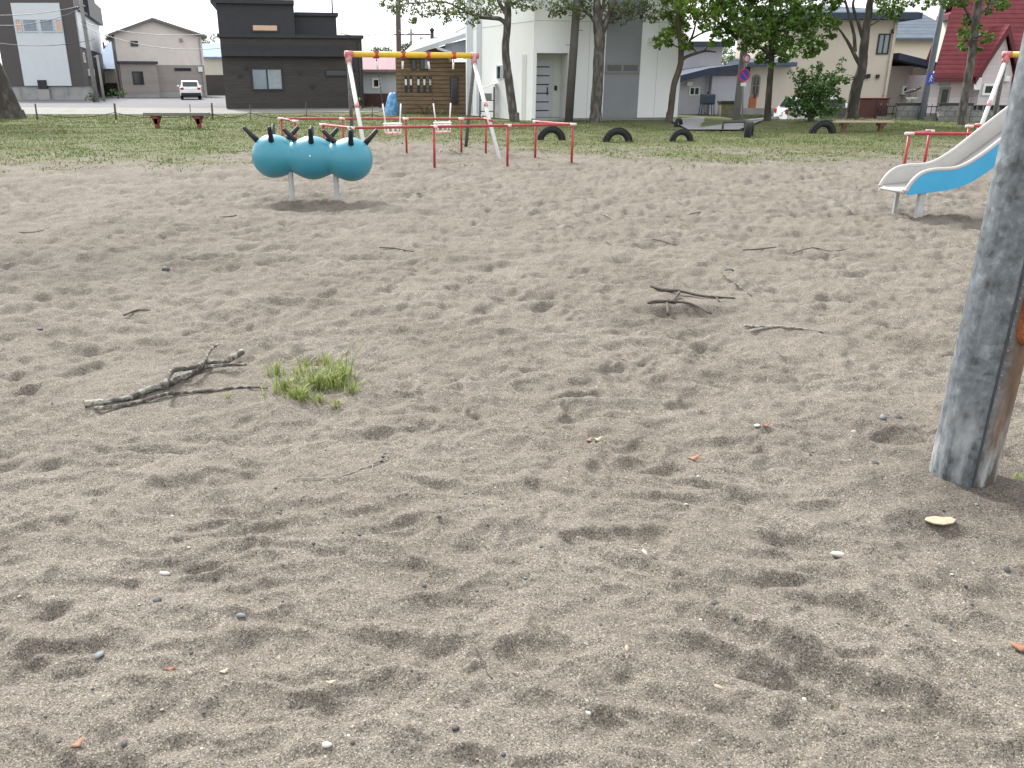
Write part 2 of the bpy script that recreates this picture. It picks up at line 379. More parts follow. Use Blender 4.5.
wm = nt.nodes.new('ShaderNodeMapRange'); wm.inputs['To Min'].default_value=1.2; wm.inputs['To Max'].default_value=1.5; nt.links.new(wz.outputs[2], wm.inputs['Value'])   # overcast: brighter overhead
wg = nt.nodes.new('ShaderNodeVectorMath'); wg.operation='SCALE'; nt.links.new(cr.outputs[0], wg.inputs[0]); nt.links.new(wm.outputs[0], wg.inputs['Scale'])
nt.links.new(sky.outputs[0], hs.inputs['Color']); nt.links.new(hs.outputs[0], mx.inputs['A']); nt.links.new(wg.outputs[0], mx.inputs['B'])
nt.links.new(mx.outputs['Result'], bg.inputs['Color']); bg.inputs['Strength'].default_value=.056
sl = bpy.data.lights.new('sun','SUN'); sl.energy=1.5; sl.angle=R(10); sl.color=(1,.985,.96)
so = bpy.data.objects.new('sun', sl); COL.objects.link(so)
dv = Vector((math.sin(SUN_AZ)*math.cos(SUN_EL), math.cos(SUN_AZ)*math.cos(SUN_EL), math.sin(SUN_EL)))
so.rotation_euler = dv.to_track_quat('Z','Y').to_euler()
cam = bpy.data.cameras.new('camera'); cam.sensor_width=36; cam.lens=F/1024*36; cam.clip_end=3000; cam.clip_start=.05; cam.shift_x=(512-CX)/1024
co = bpy.data.objects.new('camera', cam); COL.objects.link(co); co.location=(0,0,HC); co.rotation_euler=(math.pi/2-PITCH,0,0)
S.camera=co
S.view_settings.view_transform='Standard'; S.view_settings.look='None'; S.view_settings.exposure=2.06; S.view_settings.gamma=1
S.view_settings.use_curve_mapping=False
S.render.engine='CYCLES'; S.cycles.use_denoising=True
S.cycles.max_bounces=6; S.cycles.transparent_max_bounces=6

# ================================================================== materials
M = dict(
 blue_pl = mat('turquoise_plastic',(.046,.25,.335),.36,.04,5,bump=.02,bscale=90,spec=.5),
 black_rub = mat('black_rubber',(.016,.016,.018),.55,.2,20),
 grey_paint = mat('grey_paint',(.42,.43,.43),.45,.1,10),
 galv = mat('galvanised_leg',(.17,.175,.18),.5,.25,14,metal=.3),
 white_paint = mat('white_paint',(.58,.58,.56),.4,.06,9,bump=.03),
 red_paint = mat('red_paint',(.36,.045,.05),.42,.16,12,bump=.03),
 pale_joint = mat('worn_pink_paint',(.50,.13,.14),.5,.3,7,c2=(.58,.36,.36)),
 yellow_paint = mat('yellow_paint',(.68,.44,.03),.4,.08,10),
 rail_white = mat('worn_rail_top',(.70,.62,.58),.5,.15,20,c2=(.6,.2,.2),mask=(.55,.7)),
 chain = mat('dull_chain',(.10,.085,.08),.6,.3,40,metal=.5),
 seat_w = mat('white_seat',(.80,.78,.76),.4,.05,8),
 seat_pk = mat('pink_seat',(.80,.42,.45),.4,.05,8),
 slide_w = mat('off_white_slide',(.43,.42,.405),.32,.07,4,bump=.02),
 slide_b = mat('sky_blue_panel',(.055,.355,.60),.35,.05,6),
 steel = mat('polished_steel',(.55,.56,.57),.3,.1,6,metal=.7),
 bark_log = mat('weathered_bark',(.085,.075,.065),.9,.3,30,c2=(.33,.33,.29),bump=.6,bscale=120,mask=(.48,.66)),
 bark_dk = mat('dark_twig',(.085,.072,.060),.9,.3,40,bump=.4,bscale=150),
 bark_pale = mat('bleached_twig',(.33,.30,.255),.85,.2,40,c2=(.13,.115,.10),bump=.3,bscale=150),
 bark_birch = mat('birch_bark',(.070,.062,.053),.9,.2,7,c2=(.17,.16,.145),bump=.5,bscale=30,stretch=(1,1,.45),mask=(.45,.68)),
 bark_maple = mat('maple_bark',(.085,.068,.048),.9,.3,6,bump=.5,bscale=25,stretch=(1,1,.3)),
 bark_dark = mat('dark_bark',(.050,.043,.036),.9,.3,5,c2=(.13,.12,.10),bump=.8,bscale=18,stretch=(1,1,.35),mask=(.5,.75)),
 leaf_birch = mat('birch_leaf',(.105,.145,.046),.6,.2,2,island=.35,trans=.3),
 leaf_maple = mat('maple_leaf',(.155,.255,.035),.55,.2,1.2,island=.35,trans=.38),
 leaf_dark = mat('broad_leaf',(.10,.19,.030),.55,.2,1.2,island=.4,trans=.32),
 leaf_shrub = mat('shrub_leaf',(.075,.155,.036),.6,.2,1.5,island=.4,trans=.28),
 leaf_far = mat('far_leaf',(.075,.105,.060),.7,.2,.6,island=.3,trans=.2),
 blade = mat('grass_blade',(.098,.142,.037),.65,.2,.5,c2=(.19,.178,.09),island=.3,trans=.3,mask=(.46,.66)),
 tuft = mat('fresh_grass_blade',(.19,.28,.055),.55,.2,30,c2=(.30,.30,.12),island=.35,trans=.35),
 tyre = mat('old_tyre',(.020,.020,.021),.85,.3,12,bump=.3,bscale=50),
 bench_gr = mat('grey_bench_board',(.17,.17,.15),.85,.2,6,stretch=(1,8,8)),
 bench_tan = mat('tan_bench_board',(.36,.29,.22),.8,.15,6,stretch=(1,8,8)),
 bench_red = mat('dull_red_leg',(.20,.045,.035),.7,.3,12),
 bench_brn = mat('brown_leg',(.16,.09,.05),.7,.3,12),
 rope = mat('dark_rope',(.06,.045,.04),.9,.2,20),
 stake = mat('stake',(.09,.08,.07),.9,.2,20),
 asphalt = mat('asphalt',(.105,.105,.11),.9,.10,.6,bump=.2,bscale=60),
 gravel = mat('pale_gravel',(.21,.205,.19),.95,.14,1.2,c2=(.13,.15,.085),bump=.5,bscale=30,mask=(.5,.7)),
 paving = mat('pale_paving',(.20,.20,.205),.85,.12,2.5,bump=.2,bscale=40),
 conc = mat('concrete',(.33,.33,.325),.85,.10,1.2,c2=(.25,.25,.25),bump=.15,bscale=20,mask=(.5,.72)),
 block = block_mat('concrete_block',(.20,.20,.195),(.27,.27,.265),(.11,.11,.11)),
 dkmetal = mat('dark_metal',(.035,.035,.038),.5,.2,10,metal=.3),
 a_dark = mat('charcoal_cladding',(.075,.068,.066),.6,.05,2),
 a_pale = mat('pale_blue_panel',(.56,.60,.63),.5,.03,1.5),
 a_side = mat('white_siding_far',(.62,.65,.68),.5,.04,2,lines=(2,.45,.08)),
 roof_dk = mat('dark_roof',(.045,.05,.06),.55,.12,2),
 c_cream = mat('cream_stucco',(.66,.60,.55),.8,.05,1.5,bump=.1),
 c_taupe = mat('taupe_siding',(.30,.27,.25),.75,.05,1.5,lines=(2,.3,.10)),
 d_dark = mat('black_brown_siding',(.048,.042,.040),.55,.25,3,lines=(2,.16,.30),stretch=(.6,.6,6)),
 d_navy = mat('black_fascia',(.026,.028,.034),.5,.1,3),
 e_roof = mat('faded_red_roof',(.24,.14,.155),.8,.08,2,lines=(0,.4,.15)),
 e_wall = mat('pale_blue_siding',(.47,.50,.54),.7,.05,2,lines=(0,.35,.08)),
 e_fence = mat('brown_fence_board',(.085,.045,.038),.8,.2,4,lines=(0,.15,.4)),
 tarp = mat('blue_tarp',(.07,.24,.50),.4,.2,5,c2=(.20,.40,.62),bump=.5,bscale=7),
 wood = mat('brown_log_siding',(.20,.135,.080),.8,.32,2.5,lines=(2,.19,.72),stretch=(.5,.5,5),lw=.42),
 grey_roof = mat('grey_metal_roof',(.24,.25,.265),.8,.06,2,lines=(0,.45,.12)),
 w_white = mat('white_render',(.82,.83,.83),.7,.02,.8,bump=.05,bscale=12),
 w_grey = mat('grey_panel',(.235,.25,.265),.5,.04,1.5),
 w_stripe = mat('light_grey_strip',(.47,.50,.53),.5,.04,1.5),
 w_door = mat('silver_door',(.50,.51,.55),.4,.04,2),
 w_recess = mat('recess_lining',(.60,.61,.57),.7,.03,1.5),
 w_frame = mat('grey_frame',(.22,.21,.20),.5,.05,4),
 g_wall = mat('lavender_grey_wall',(.46,.46,.52),.75,.07,1.2,bump=.08),
 g_roof = mat('navy_roof_edge',(.04,.055,.085),.8,.1,3),
 tank = mat('navy_oil_tank',(.045,.062,.092),.5,.12,5),
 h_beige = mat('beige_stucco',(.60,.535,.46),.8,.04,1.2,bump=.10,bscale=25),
 h_shade = mat('shaded_beige_stucco',(.42,.38,.34),.8,.05,1.2,bump=.1),  # beige stucco with the entry wing's shade painted in
 h_cream = mat('cream_siding',(.68,.66,.56),.75,.04,1.5),
 i_roof = mat('slate_blue_roof',(.105,.128,.158),.8,.1,2,lines=(2,.24,.50),spec=.1,lw=.25),
 j_roof = mat('red_metal_roof',(.205,.056,.064),.75,.14,2,lines=(2,.20,.55),lw=.3,spec=.1),
 j_trim = mat('dark_red_trim',(.105,.018,.026),.5,.1,4),
 j_wall = mat('pink_lap_siding',(.60,.53,.56),.7,.04,2,lines=(2,.2,.16)),
 brown_box = mat('red_brown_box',(.105,.038,.036),.6,.1,4,lines=(0,.18,.25)),
 pole_grey = mat('dark_grey_pole',(.105,.098,.092),.7,.12,3),
 pole_conc = mat('concrete_pole',(.26,.26,.25),.8,.1,3),
 pole_blue = mat('blue_grey_pole',(.19,.215,.27),.5,.1,4),
 glass = mat('dark_glass',(.025,.03,.034),.06,.2,2,spec=.6),
 glass_pale = mat('pale_glass',(.20,.25,.29),.08,.2,1.2,spec=.6),
 curtain = mat('grey_blue_curtain',(.36,.40,.43),.9,.12,5),
 tan_panel = mat('tan_blind',(.62,.42,.30),.8,.06,3),
 sign_blue = mat('sign_blue',(.03,.06,.42),.4,.03,4), sign_red = mat('sign_red',(.62,.03,.06),.4,.03,4), sign_white = mat('sign_white',(.8,.8,.8),.4,.02,4),
 car_white = mat('white_car_paint',(.78,.78,.78),.22,.02,2,spec=.6),
 car_dark = mat('black_trim',(.02,.02,.022),.5,.1,8), lamp_red = mat('tail_lamp_red',(.42,.02,.03),.25,.1,8,spec=.6),
 orange_door = mat('orange_wood_door',(.36,.13,.05),.6,.15,4), pot = mat('white_pot',(.72,.72,.7),.6,.05,6),
 rust = mat('rusty_iron',(.16,.052,.022),.85,.3,18,c2=(.29,.10,.035),bump=.5,bscale=60),
 leaf_or = mat('orange_dead_leaf',(.24,.155,.095),.7,.25,60,c2=(.30,.11,.05)),
 leaf_tan = mat('tan_dead_leaf',(.38,.31,.215),.7,.2,60), leaf_brn = mat('brown_dead_leaf',(.22,.10,.055),.8,.3,60),
 stone_bl = mat('blue_grey_stone',(.155,.175,.18),.7,.15,50), stone_dk = mat('dark_stone',(.05,.052,.056),.7,.25,60), stone_wh = mat('white_chip',(.40,.385,.35),.6,.08,60),
 stone_tan = mat('tan_stone',(.36,.29,.21),.7,.15,60),
)

# ================================================================== terrain
def terrain():
    rs=[1.35]
    while rs[-1] < 420: rs.append(rs[-1] + .0046*(rs[-1]/2.4)**1.74)
    rs=np.array(rs); th=np.linspace(R(-52),R(52),1000)
    TH,RR=np.meshgrid(th,rs); X=RR*np.sin(TH); Y=RR*np.cos(TH)-1.0
    g=grass_mask(X.ravel(),Y.ravel()).reshape(X.shape)
    Z=height(X.ravel(),Y.ravel()).reshape(X.shape)
    nr,nc=X.shape
    co_=np.stack([X,Y,Z],-1).reshape(-1,3).astype(np.float32)
    i=np.arange(nr-1)[:,None]; j=np.arange(nc-1)[None,:]
    q=np.stack([i*nc+j, i*nc+j+1, (i+1)*nc+j+1, (i+1)*nc+j],-1).reshape(-1,4)[:, ::-1]
    q=np.stack([i*nc+j,(i*nc+j+1),((i+1)*nc+j+1),((i+1)*nc+j)],-1).reshape(-1,4)
    fg=(g[:-1,:-1]).ravel()
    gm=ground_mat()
    for name,sel in (('sand_ground',fg<.5),('lawn',fg>=.5)):
        f=q[sel]; used=np.unique(f); re=np.full(len(co_),-1); re[used]=np.arange(len(used)); f=re[f]
        me=bpy.data.meshes.new(name); me.vertices.add(len(used)); me.vertices.foreach_set('co',co_[used].ravel())
        me.loops.add(f.size); me.loops.foreach_set('vertex_index',f.ravel().astype(np.int32))
        me.polygons.add(len(f)); me.polygons.foreach_set('loop_start',np.arange(0,f.size,4,dtype=np.int32))
        me.polygons.foreach_set('loop_total',np.full(len(f),4,dtype=np.int32))
        me.polygons.foreach_set('use_smooth',np.ones(len(f),dtype=bool))
        at=me.attributes.new('turf','FLOAT','POINT'); at.data.foreach_set('value',g.ravel()[used].astype(np.float32))
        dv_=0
        for a_,b_,rx_,ry_,k_ in ((25,262,1.7,.9,.9),(985,505,.55,.40,.8),(150,225,2.0,.7,.35),(930,212,.6,.35,.5),(300,206,.9,.4,.5),(870,440,.5,.35,.5),(680,312,.5,.3,.5)):  # darker sand: damp soil, and painted shade at left, under climber and slide
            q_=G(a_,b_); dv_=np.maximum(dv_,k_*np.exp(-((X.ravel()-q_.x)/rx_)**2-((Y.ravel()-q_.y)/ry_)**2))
        dat=me.attributes.new('damp_shade','FLOAT','POINT'); dat.data.foreach_set('value',dv_[used].astype(np.float32))
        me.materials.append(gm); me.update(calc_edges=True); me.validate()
        o=bpy.data.objects.new(name,me); COL.objects.link(o); tag(o,kind='structure')
terrain()
gp=MB(); gp.add([(-900,-900,-.4),(900,-900,-.4),(900,900,-.4),(-900,900,-.4)],[(0,1,2,3)])
tag(gp.build('ground',mat('earth',(.16,.15,.10),.95,.2,.4)),kind='structure')
def sheet(name,pts,z,m):
    b=MB(); b.add([(p[0],p[1],z) for p in pts],[tuple(range(len(pts)))]); return tag(b.build(name,m),kind='structure')
sheet('road',[(-75,56.5),(-9,52.5),(-9,64),(-75,72.5)],.010,M['asphalt'])
sheet('gravel_lot',[(-75,43.5),(-14,42),(-5,45.5),(-5,52.4),(-9,52.4),(-75,56.4)],.008,M['gravel'])
sheet('yard',[(-75,72.6),(-9,64.1),(-9,120),(-75,120)],.007,M['asphalt'])
pth=[G(x,y) for x,y in ((668,120),(688,131.5),(738,131.5),(752,126),(764,121.5),(792,117.5),(815,114.5),(812,112),(790,112.5),(730,116.5),(700,117.5))]
b=MB(); b.add([(p.x,p.y,hz(p.x,p.y)+.05) for p in pth],[tuple(range(len(pth)))]); tag(b.build('path',M['paving']),kind='structure')

# turf blades
def turf():
    V=[];Fc=[]
    n=260000; d=RNG.uniform(0,1,n); yy=15.5+ (d**1.25)*26; xx=RNG.uniform(-1,1,n)*(yy*.72+2)
    keep=grass_mask(xx,yy)+.45*fbm(xx*1.1,yy*1.1,91,4) > RNG.uniform(.25,1.5,n)
    # keep the paths and the far lots clear
    keep &= ~((xx<-4)&(yy>43)); keep &= ~((xx>6.0)&(xx<8.6+.9*(yy-28))&(yy>29)&(yy<45)&(xx<12.5-.1*(yy-28)))
    keep &= ~((xx>.5)&(yy>35.3)&(xx<7))
    xx=xx[keep];yy=yy[keep];zz=height(xx,yy);m=len(xx)
    a=RNG.uniform(0,2*np.pi,m);hh=RNG.uniform(.018,.06,m)*(.55+.6*sstep(-.5,.7,fbm(xx*.6,yy*.6,95,2)))*(1+.5*sstep(22,34,yy));wd=RNG.uniform(.005,.012,m)*(1+yy/30)
    lx=np.cos(a)*wd;ly=np.sin(a)*wd;tx=RNG.normal(0,.5,m)*hh;ty=RNG.normal(0,.5,m)*hh
    co_=np.empty((m,3,3),np.float32)
    co_[:,0]=np.stack([xx-lx,yy-ly,zz-.01],-1);co_[:,1]=np.stack([xx+lx,yy+ly,zz-.01],-1);co_[:,2]=np.stack([xx+tx,yy+ty,zz+hh],-1)
    me=bpy.data.meshes.new('grass');me.vertices.add(m*3);me.vertices.foreach_set('co',co_.ravel())
    me.loops.add(m*3);me.loops.foreach_set('vertex_index',np.arange(m*3,dtype=np.int32))
    me.polygons.add(m);me.polygons.foreach_set('loop_start',np.arange(0,m*3,3,dtype=np.int32));me.polygons.foreach_set('loop_total',np.full(m,3,dtype=np.int32))
    me.materials.append(M['blade']);me.update(calc_edges=True)
    o=bpy.data.objects.new('grass',me);COL.objects.link(o);tag(o,kind='stuff')
turf()

# ================================================================== play equipment
def climber():
    c=GS(313.5,203.5); t=thing('caterpillar_climber','turquoise three-ball climbing figure with black horns on grey posts','climbing figure',c)
    Y=c.y; x0=PX(284.0,Y,.45); x2=PX(341.0,Y,.45); xm=(x0+x2)/2; zc=.52
    Yt=Y+.03
    cen=[Vector((xm-.54,Yt+.04,zc+.015)),Vector((xm,Yt,zc-.005)),Vector((xm+.535,Yt-.05,zc-.02))]; r=.288
    # one shell: rings along the axis, radius = smooth union of three balls
    ax=(cen[2]-cen[0]).normalized(); L=(cen[2]-cen[0]).length; prof=[]; n=90
    for i in range(n+1):
        s=-r+(1-math.cos(math.pi*i/n))/2*(L+2*r)
        if s<0: v=max(r*r-s*s,0)**.5
        elif s>L: v=max(r*r-(s-L)**2,0)**.5
        else:
            q=abs(((s/(L/2))+.5)%1-.5)*2           # 0 on a ball centre, 1 in the neck
            v=r*(.69+.31*math.cos(math.pi/2*q)**1.0) if q<.85 else r*(.69+.31*math.cos(math.pi/2*q)**1.0)
        prof.append((v,s))
    m=MB(); m.lathe(prof,cen[0],n=48,axis=ax)
    body=m.build('ball_body',M['blue_pl'],t)
    for px in (291.5,336.5):
        p=MB(); X=PX(px,Y,.12); p.lathe([(.036,-.15),(.036,.42)],(X,Y,c.z),n=14); p.build('post',M['grey_paint'],t)
    for k,cc in enumerate(cen):
        for sx,sy in ((-1,0),(0,-1),(1,0),(0,1)):
            ang=R(-8+sx*0)
            d=Vector((sx*.70,sy*.64,.74)); d.rotate(Matrix.Rotation(R(9),3,'Z')); d.normalize()
            b=cc+d*(r-.02); tip=b+d*.26
            h=MB(); h.tube([b,b+d*.10,tip-d*.012,tip],[.040,.033,.027,.018],n=12); h.build('horn',M['black_rub'],t)
    bolt=MB(); bolt.lathe([(.012,0),(.010,.008),(0.001,.010)],cen[1]+Vector((.02,-r*.985,.05)),n=10,axis=(0,-1,.15)); bolt.build('bolt',M['seat_w'],t)
climber()

def swing(label,tops,feet_n,feet_f,zt=2.04,seats=True):
    A,B=[Vector((p[0],p[1],zt)) for p in tops]
    t=thing('swing_set',label,'swing set',((A.x+B.x)/2,(A.y+B.y)/2,0))
    d=(B-A).normalized()
    m=MB(); m.tube([A,B],.06,n=16,smooth=True); beam=m.build('beam',M['yellow_paint'],t)
    for e,(a,s) in enumerate(((A,-1),(B,1))):
        j=MB(); j.tube([a-d*.08,a+d*.10],.068,n=14); j.tube([a+Vector((0,0,.03)),a-Vector((0,0,.20))],.068,n=12); j.build('joint',M['pale_joint'],t)
        for f,mm,r in ((feet_n[e],M['white_paint'],.045),(feet_f[e],M['galv'],.045)):
            fz=hz(f[0],f[1]); l=MB(); l.tube([a-Vector((0,0,.15)),(f[0],f[1],fz-.1)],r,n=12); leg=l.build('leg',mm,t)
            if mm is M['white_paint']:
                a0=a-Vector((0,0,.15)); f0=Vector((f[0],f[1],fz))
                bnd=MB(); bnd.tube([a0.lerp(f0,.42),a0.lerp(f0,.47)],.047,n=12); bnd.build('band',M['pale_joint'],leg)
    if not seats: return t
    Lb=(B-A).length
    for k in (0,1):
        u=[(.21,.42),(.62,.83)][k]; ps=[A+d*(Lb*q) for q in u]; mid=(ps[0]+ps[1])/2
        sb=[Vector((mid.x,mid.y,.52))+d*(q*.17) + Vector((.02,0,0)) for q in (-1,1)]
        for p,q,s in zip(ps,sb,(-1,1)):
            c_=MB(); c_.tube([p-Vector((0,0,.08)),p+Vector((0,0,.07))],.068,n=12); c_.build('clamp',M['red_paint'],t)
            ch=MB(); a=p-Vector((0,0,.06)); e=q+Vector((0,0,.10)); N=34
            for i in range(N):
                f0=a.lerp(e,i/N); f1=a.lerp(e,(i+.9)/N); o=Vector((.007,0,0)) if i%2 else Vector((0,.007,0))
                ch.tube([f0+o,f1+o],.007,n=5); ch.tube([f0-o,f1-o],.007,n=5)
            ch=ch.build('chain',M['chain'],t)
            g=MB(); g.tube([a.lerp(e,.70),e],.016,n=8); g.build('grip',M['seat_w'],ch)
            g=MB(); g.tube([a.lerp(e,.05),a.lerp(e,.17)],.022,n=8); g.build('sleeve',M['seat_w'],ch)
        c=(sb[0]+sb[1])/2; nrm=Vector((d.y,-d.x,0))
        s_=MB(); s_.obox(c+Vector((0,0,-.12)),d*.16,nrm*.13,(0,0,.02))
        st=s_.build('seat',M['seat_pk'],t,bevel=.012)
        g=MB()
        for dz in (.08,.02):
            ring=[c+d*(.20*math.cos(w))+nrm*(.17*math.sin(w))+Vector((0,0,dz)) for w in [2*math.pi*i/20 for i in range(21)]]
            g.tube(ring,.018,n=6)
        for i in range(10):
            w=2*math.pi*i/10; q=c+d*(.19*math.cos(w))+nrm*(.16*math.sin(w)); g.tube([q+Vector((0,0,.08)),q+Vector((0,0,-.12))],.014,n=6)
        g.build('guard',M['seat_w'],st)
    return t
rn,rf=G(501,156.5),G(465.5,144.5); bt=Vector((PX(474,20.4,2.04),20.4,0)); at_=Vector((PX(348.5,19.3,2.04),19.3,0)); dv_=at_-bt
swing('yellow topped swing with two white bucket seats inside red rails',(at_,bt),(rn+dv_,rn),(rf+dv_,rf))
b2=Vector((PX(1006.5,19.6,2.04),19.6,0)); ln=Vector((PX(969,18.4),18.4,0)); lf=Vector((PX(989,22),22,0)); dd=Vector((2.9,-.9,0))
swing('yellow topped swing partly hidden behind the slide and steel pole',(b2,b2+dd),(ln,ln+dd),(lf,lf+dd))

def rail(name,label,pts,posts,z=.70):
    """bent tube rail; pts = ground points, posts = indices or fractions"""
    g=[Vector(p) for p in pts]; c=sum(g,Vector())/len(g)
    t=thing('guard_rail',label,'guard rail',(c.x,c.y,0),'red guard rails round the swings')
    m=MB(); path=[]
    for i,p in enumerate(g):
        q=Vector((p.x,p.y,z))
        if 0<i<len(g)-1:
            a=(g[i-1]-p).normalized()*.09; b=(g[i+1]-p).normalized()*.09
            path += [q+a,q+a*.35+b*.35,q+b]
        else: path.append(q)
    m.tube(path,.024,n=12); m.build('rail_tube',M['red_paint'],t)
    for p in posts:
        pz=hz(p[0],p[1]); l=MB(); l.tube([(p[0],p[1],pz-.1),(p[0],p[1],z-.02)],.024,n=10); po=l.build('post',M['red_paint'],t)
        cc=MB(); cc.tube([Vector((p[0],p[1],z))-Vector((.07,0,0)),Vector((p[0],p[1],z))+Vector((.07,0,0))],.0262,n=10); cc.build('collar',M['rail_white'],po)
    # worn pale return
    return t
def K(px,py,z=.70): p=G(px,py,z); return Vector((p.x,p.y,0))
n0,n1,n2,n3=K(323,124.8),K(351,128.0),K(573,124.4),K(536,121.8)
fz_=[n1.lerp(n2,f) for f in (0.0,.355,.69)]
rail('guard_rail','near red tube rail in front of the central swing, corner posts showing',[n0,n1,n2,n3],[n0]+fz_+[n2,n3])
m0,m1,m2,m3=K(295,121.2),K(281,118.6),K(486,118.8),K(492,121)
rail('guard_rail','far red tube rail behind the central swing and its seats',[m0,m1,m2,m3],[m0,m1]+[m1.lerp(m2,f) for f in (.30,.61,.88)]+[m2])
r0,r1=K(930,131.2),K(909.5,133.6); r2_=r1+Vector((4.2,-.25,0))
rail('guard_rail','red tube rail corner standing behind the blue slide',[r0,r1,r2_],[r0,r1,r1.lerp(r2_,.5),r2_])
q0,q1=K(979,124.7),K(969.5,126.2)
rail('guard_rail','short red rail end seen above the slide edge',[q0,q1,q1+Vector((3.5,.1,0))],[q0,q1,q1+Vector((1.7,.05,0))])

def slide():
    base=G(906,213); Yn=9.95
    o0=P(906,193,Yn); u=Vector((math.cos(R(8)),math.sin(R(8)),0)); v=Vector((-u.y,u.x,0)); wd=.53
    t=thing('slide','off-white slide chute with sky blue outer side panel and steel legs','slide',(o0.x,o0.y,0))
    O=Vector((o0.x,o0.y,0))
    top=[(0,.285),(.04,.37),(.10,.445),(.18,.50),(.316,.53),(.6,.55),(.85,.675),(1.2,.95),(1.6,1.265),(2.1,1.66),(2.6,2.03),(2.85,2.13)]
    bot=[(0,.245),(.04,.25),(.10,.258),(.18,.265),(.316,.275),(.6,.315),(.85,.415),(1.2,.66),(1.6,.97),(2.1,1.39),(2.6,1.77),(2.85,1.88)]
    tp=catmull([(a,0,z) for a,z in top],4); bt_=catmull([(a,0,z) for a,z in bot],4)
    def W(s,z,lat): return O+u*s+v*lat+Vector((0,0,z))
    # chute bed
    m=MB(); n=len(bt_)
    vs=[]
    for p in bt_:
        for lat,dz in ((.035,.035),(.10,.012),(wd/2,.006),(wd-.10,.012),(wd-.035,.035)): vs.append(W(p.x,p.z+.03+dz,lat))
        for lat in (wd-.035,.035): vs.append(W(p.x,p.z+.012,lat))
    fs=[(i*7+q,i*7+(q+1)%7,(i+1)*7+(q+1)%7,(i+1)*7+q) for i in range(n-1) for q in range(7)]+[tuple(range(7)),tuple((n-1)*7+q for q in range(7))[::-1]]
    m.add(vs,fs,0,True); m.tube([W(0,.275,.02),W(0,.275,wd-.02)],.016,n=8)
    m.build('chute_bed',M['slide_w'],t)
    for lat,outer in ((0,0),(wd,1)):
        s=MB(); vs=[]
        # thin side wall, inner face white, outer face blue, two materials
        for a,b_ in zip(tp,bt_):
            l0,l1=(lat-.012,lat+.03) if not outer else (lat-.03,lat+.012)
            vs += [W(a.x,a.z,l0),W(a.x,a.z,l1),W(b_.x,b_.z,l1),W(b_.x,b_.z,l0)]
        fo=[];fi=[]
        for i in range(n-1):
            k=i*4; q=[(k,k+4,k+5,k+1),(k+1,k+5,k+6,k+2),(k+2,k+6,k+7,k+3),(k+3,k+7,k+4,k)]
            if not outer: fi+=q[:2]; fo+=q[2:]
            else: fi+=[q[0],q[3]]; fo+=[q[1],q[2]]
        s.add(vs,fi,0); s.add(vs,fo,1); s.add(vs,[(0,1,2,3),tuple((n-1)*4+q for q in (3,2,1,0))],0)
        sd=s.build('side_panel',[M['slide_w'],M['slide_b']],t)
        rl=MB(); rl.tube([W(a.x,a.z,lat+(.009 if not outer else -.009)) for a in tp],.026,n=10); rl.build('rim',M['slide_w'],sd)
    for s_,lat,rr in ((.24,.05,.036),(.22,wd-.05,.022),(2.0,.06,.034),(2.0,wd-.06,.034)):
        p=W(s_,0,lat); zt=float(np.interp(s_,[a for a,_ in bot],[z for _,z in bot]))+.02
        l=MB(); l.obox((p.x,p.y,zt/2-.05),u*rr,v*rr*.8,(0,0,zt/2+.05)); l.build('leg',M['grey_paint'],t,bevel=.004)
    pf=MB(); pf.obox(W(3.2,1.90,wd/2),u*.38,v*(wd/2+.03),(0,0,.03)); pf.build('platform',M['steel'],t)
    for lat in (0,wd):
        h=MB(); h.tube(catmull([W(2.8,2.12,lat),W(2.95,2.5,lat),W(3.3,2.6,lat),W(3.6,2.45,lat),W(3.65,1.9,lat),W(4.2,-.05,lat)],5),.02,n=8); h.build('handrail',M['red_paint'],t)
    ld=MB()
    for i in range(6):
        f=i/6; c=W(3.65,1.9,wd/2).lerp(W(4.2,0,wd/2),f+.05); ld.obox(c,u*.05,v*(wd/2),(0,0,.012))
    ld.build('ladder',M['steel'],t)
    for lat in (.03,wd-.03):
        p=W(3.5,0,lat); l=MB(); l.tube([(p.x,p.y,-.1),(p.x,p.y,1.88)],.03,n=10); l.build('leg',M['grey_paint'],t)
slide()

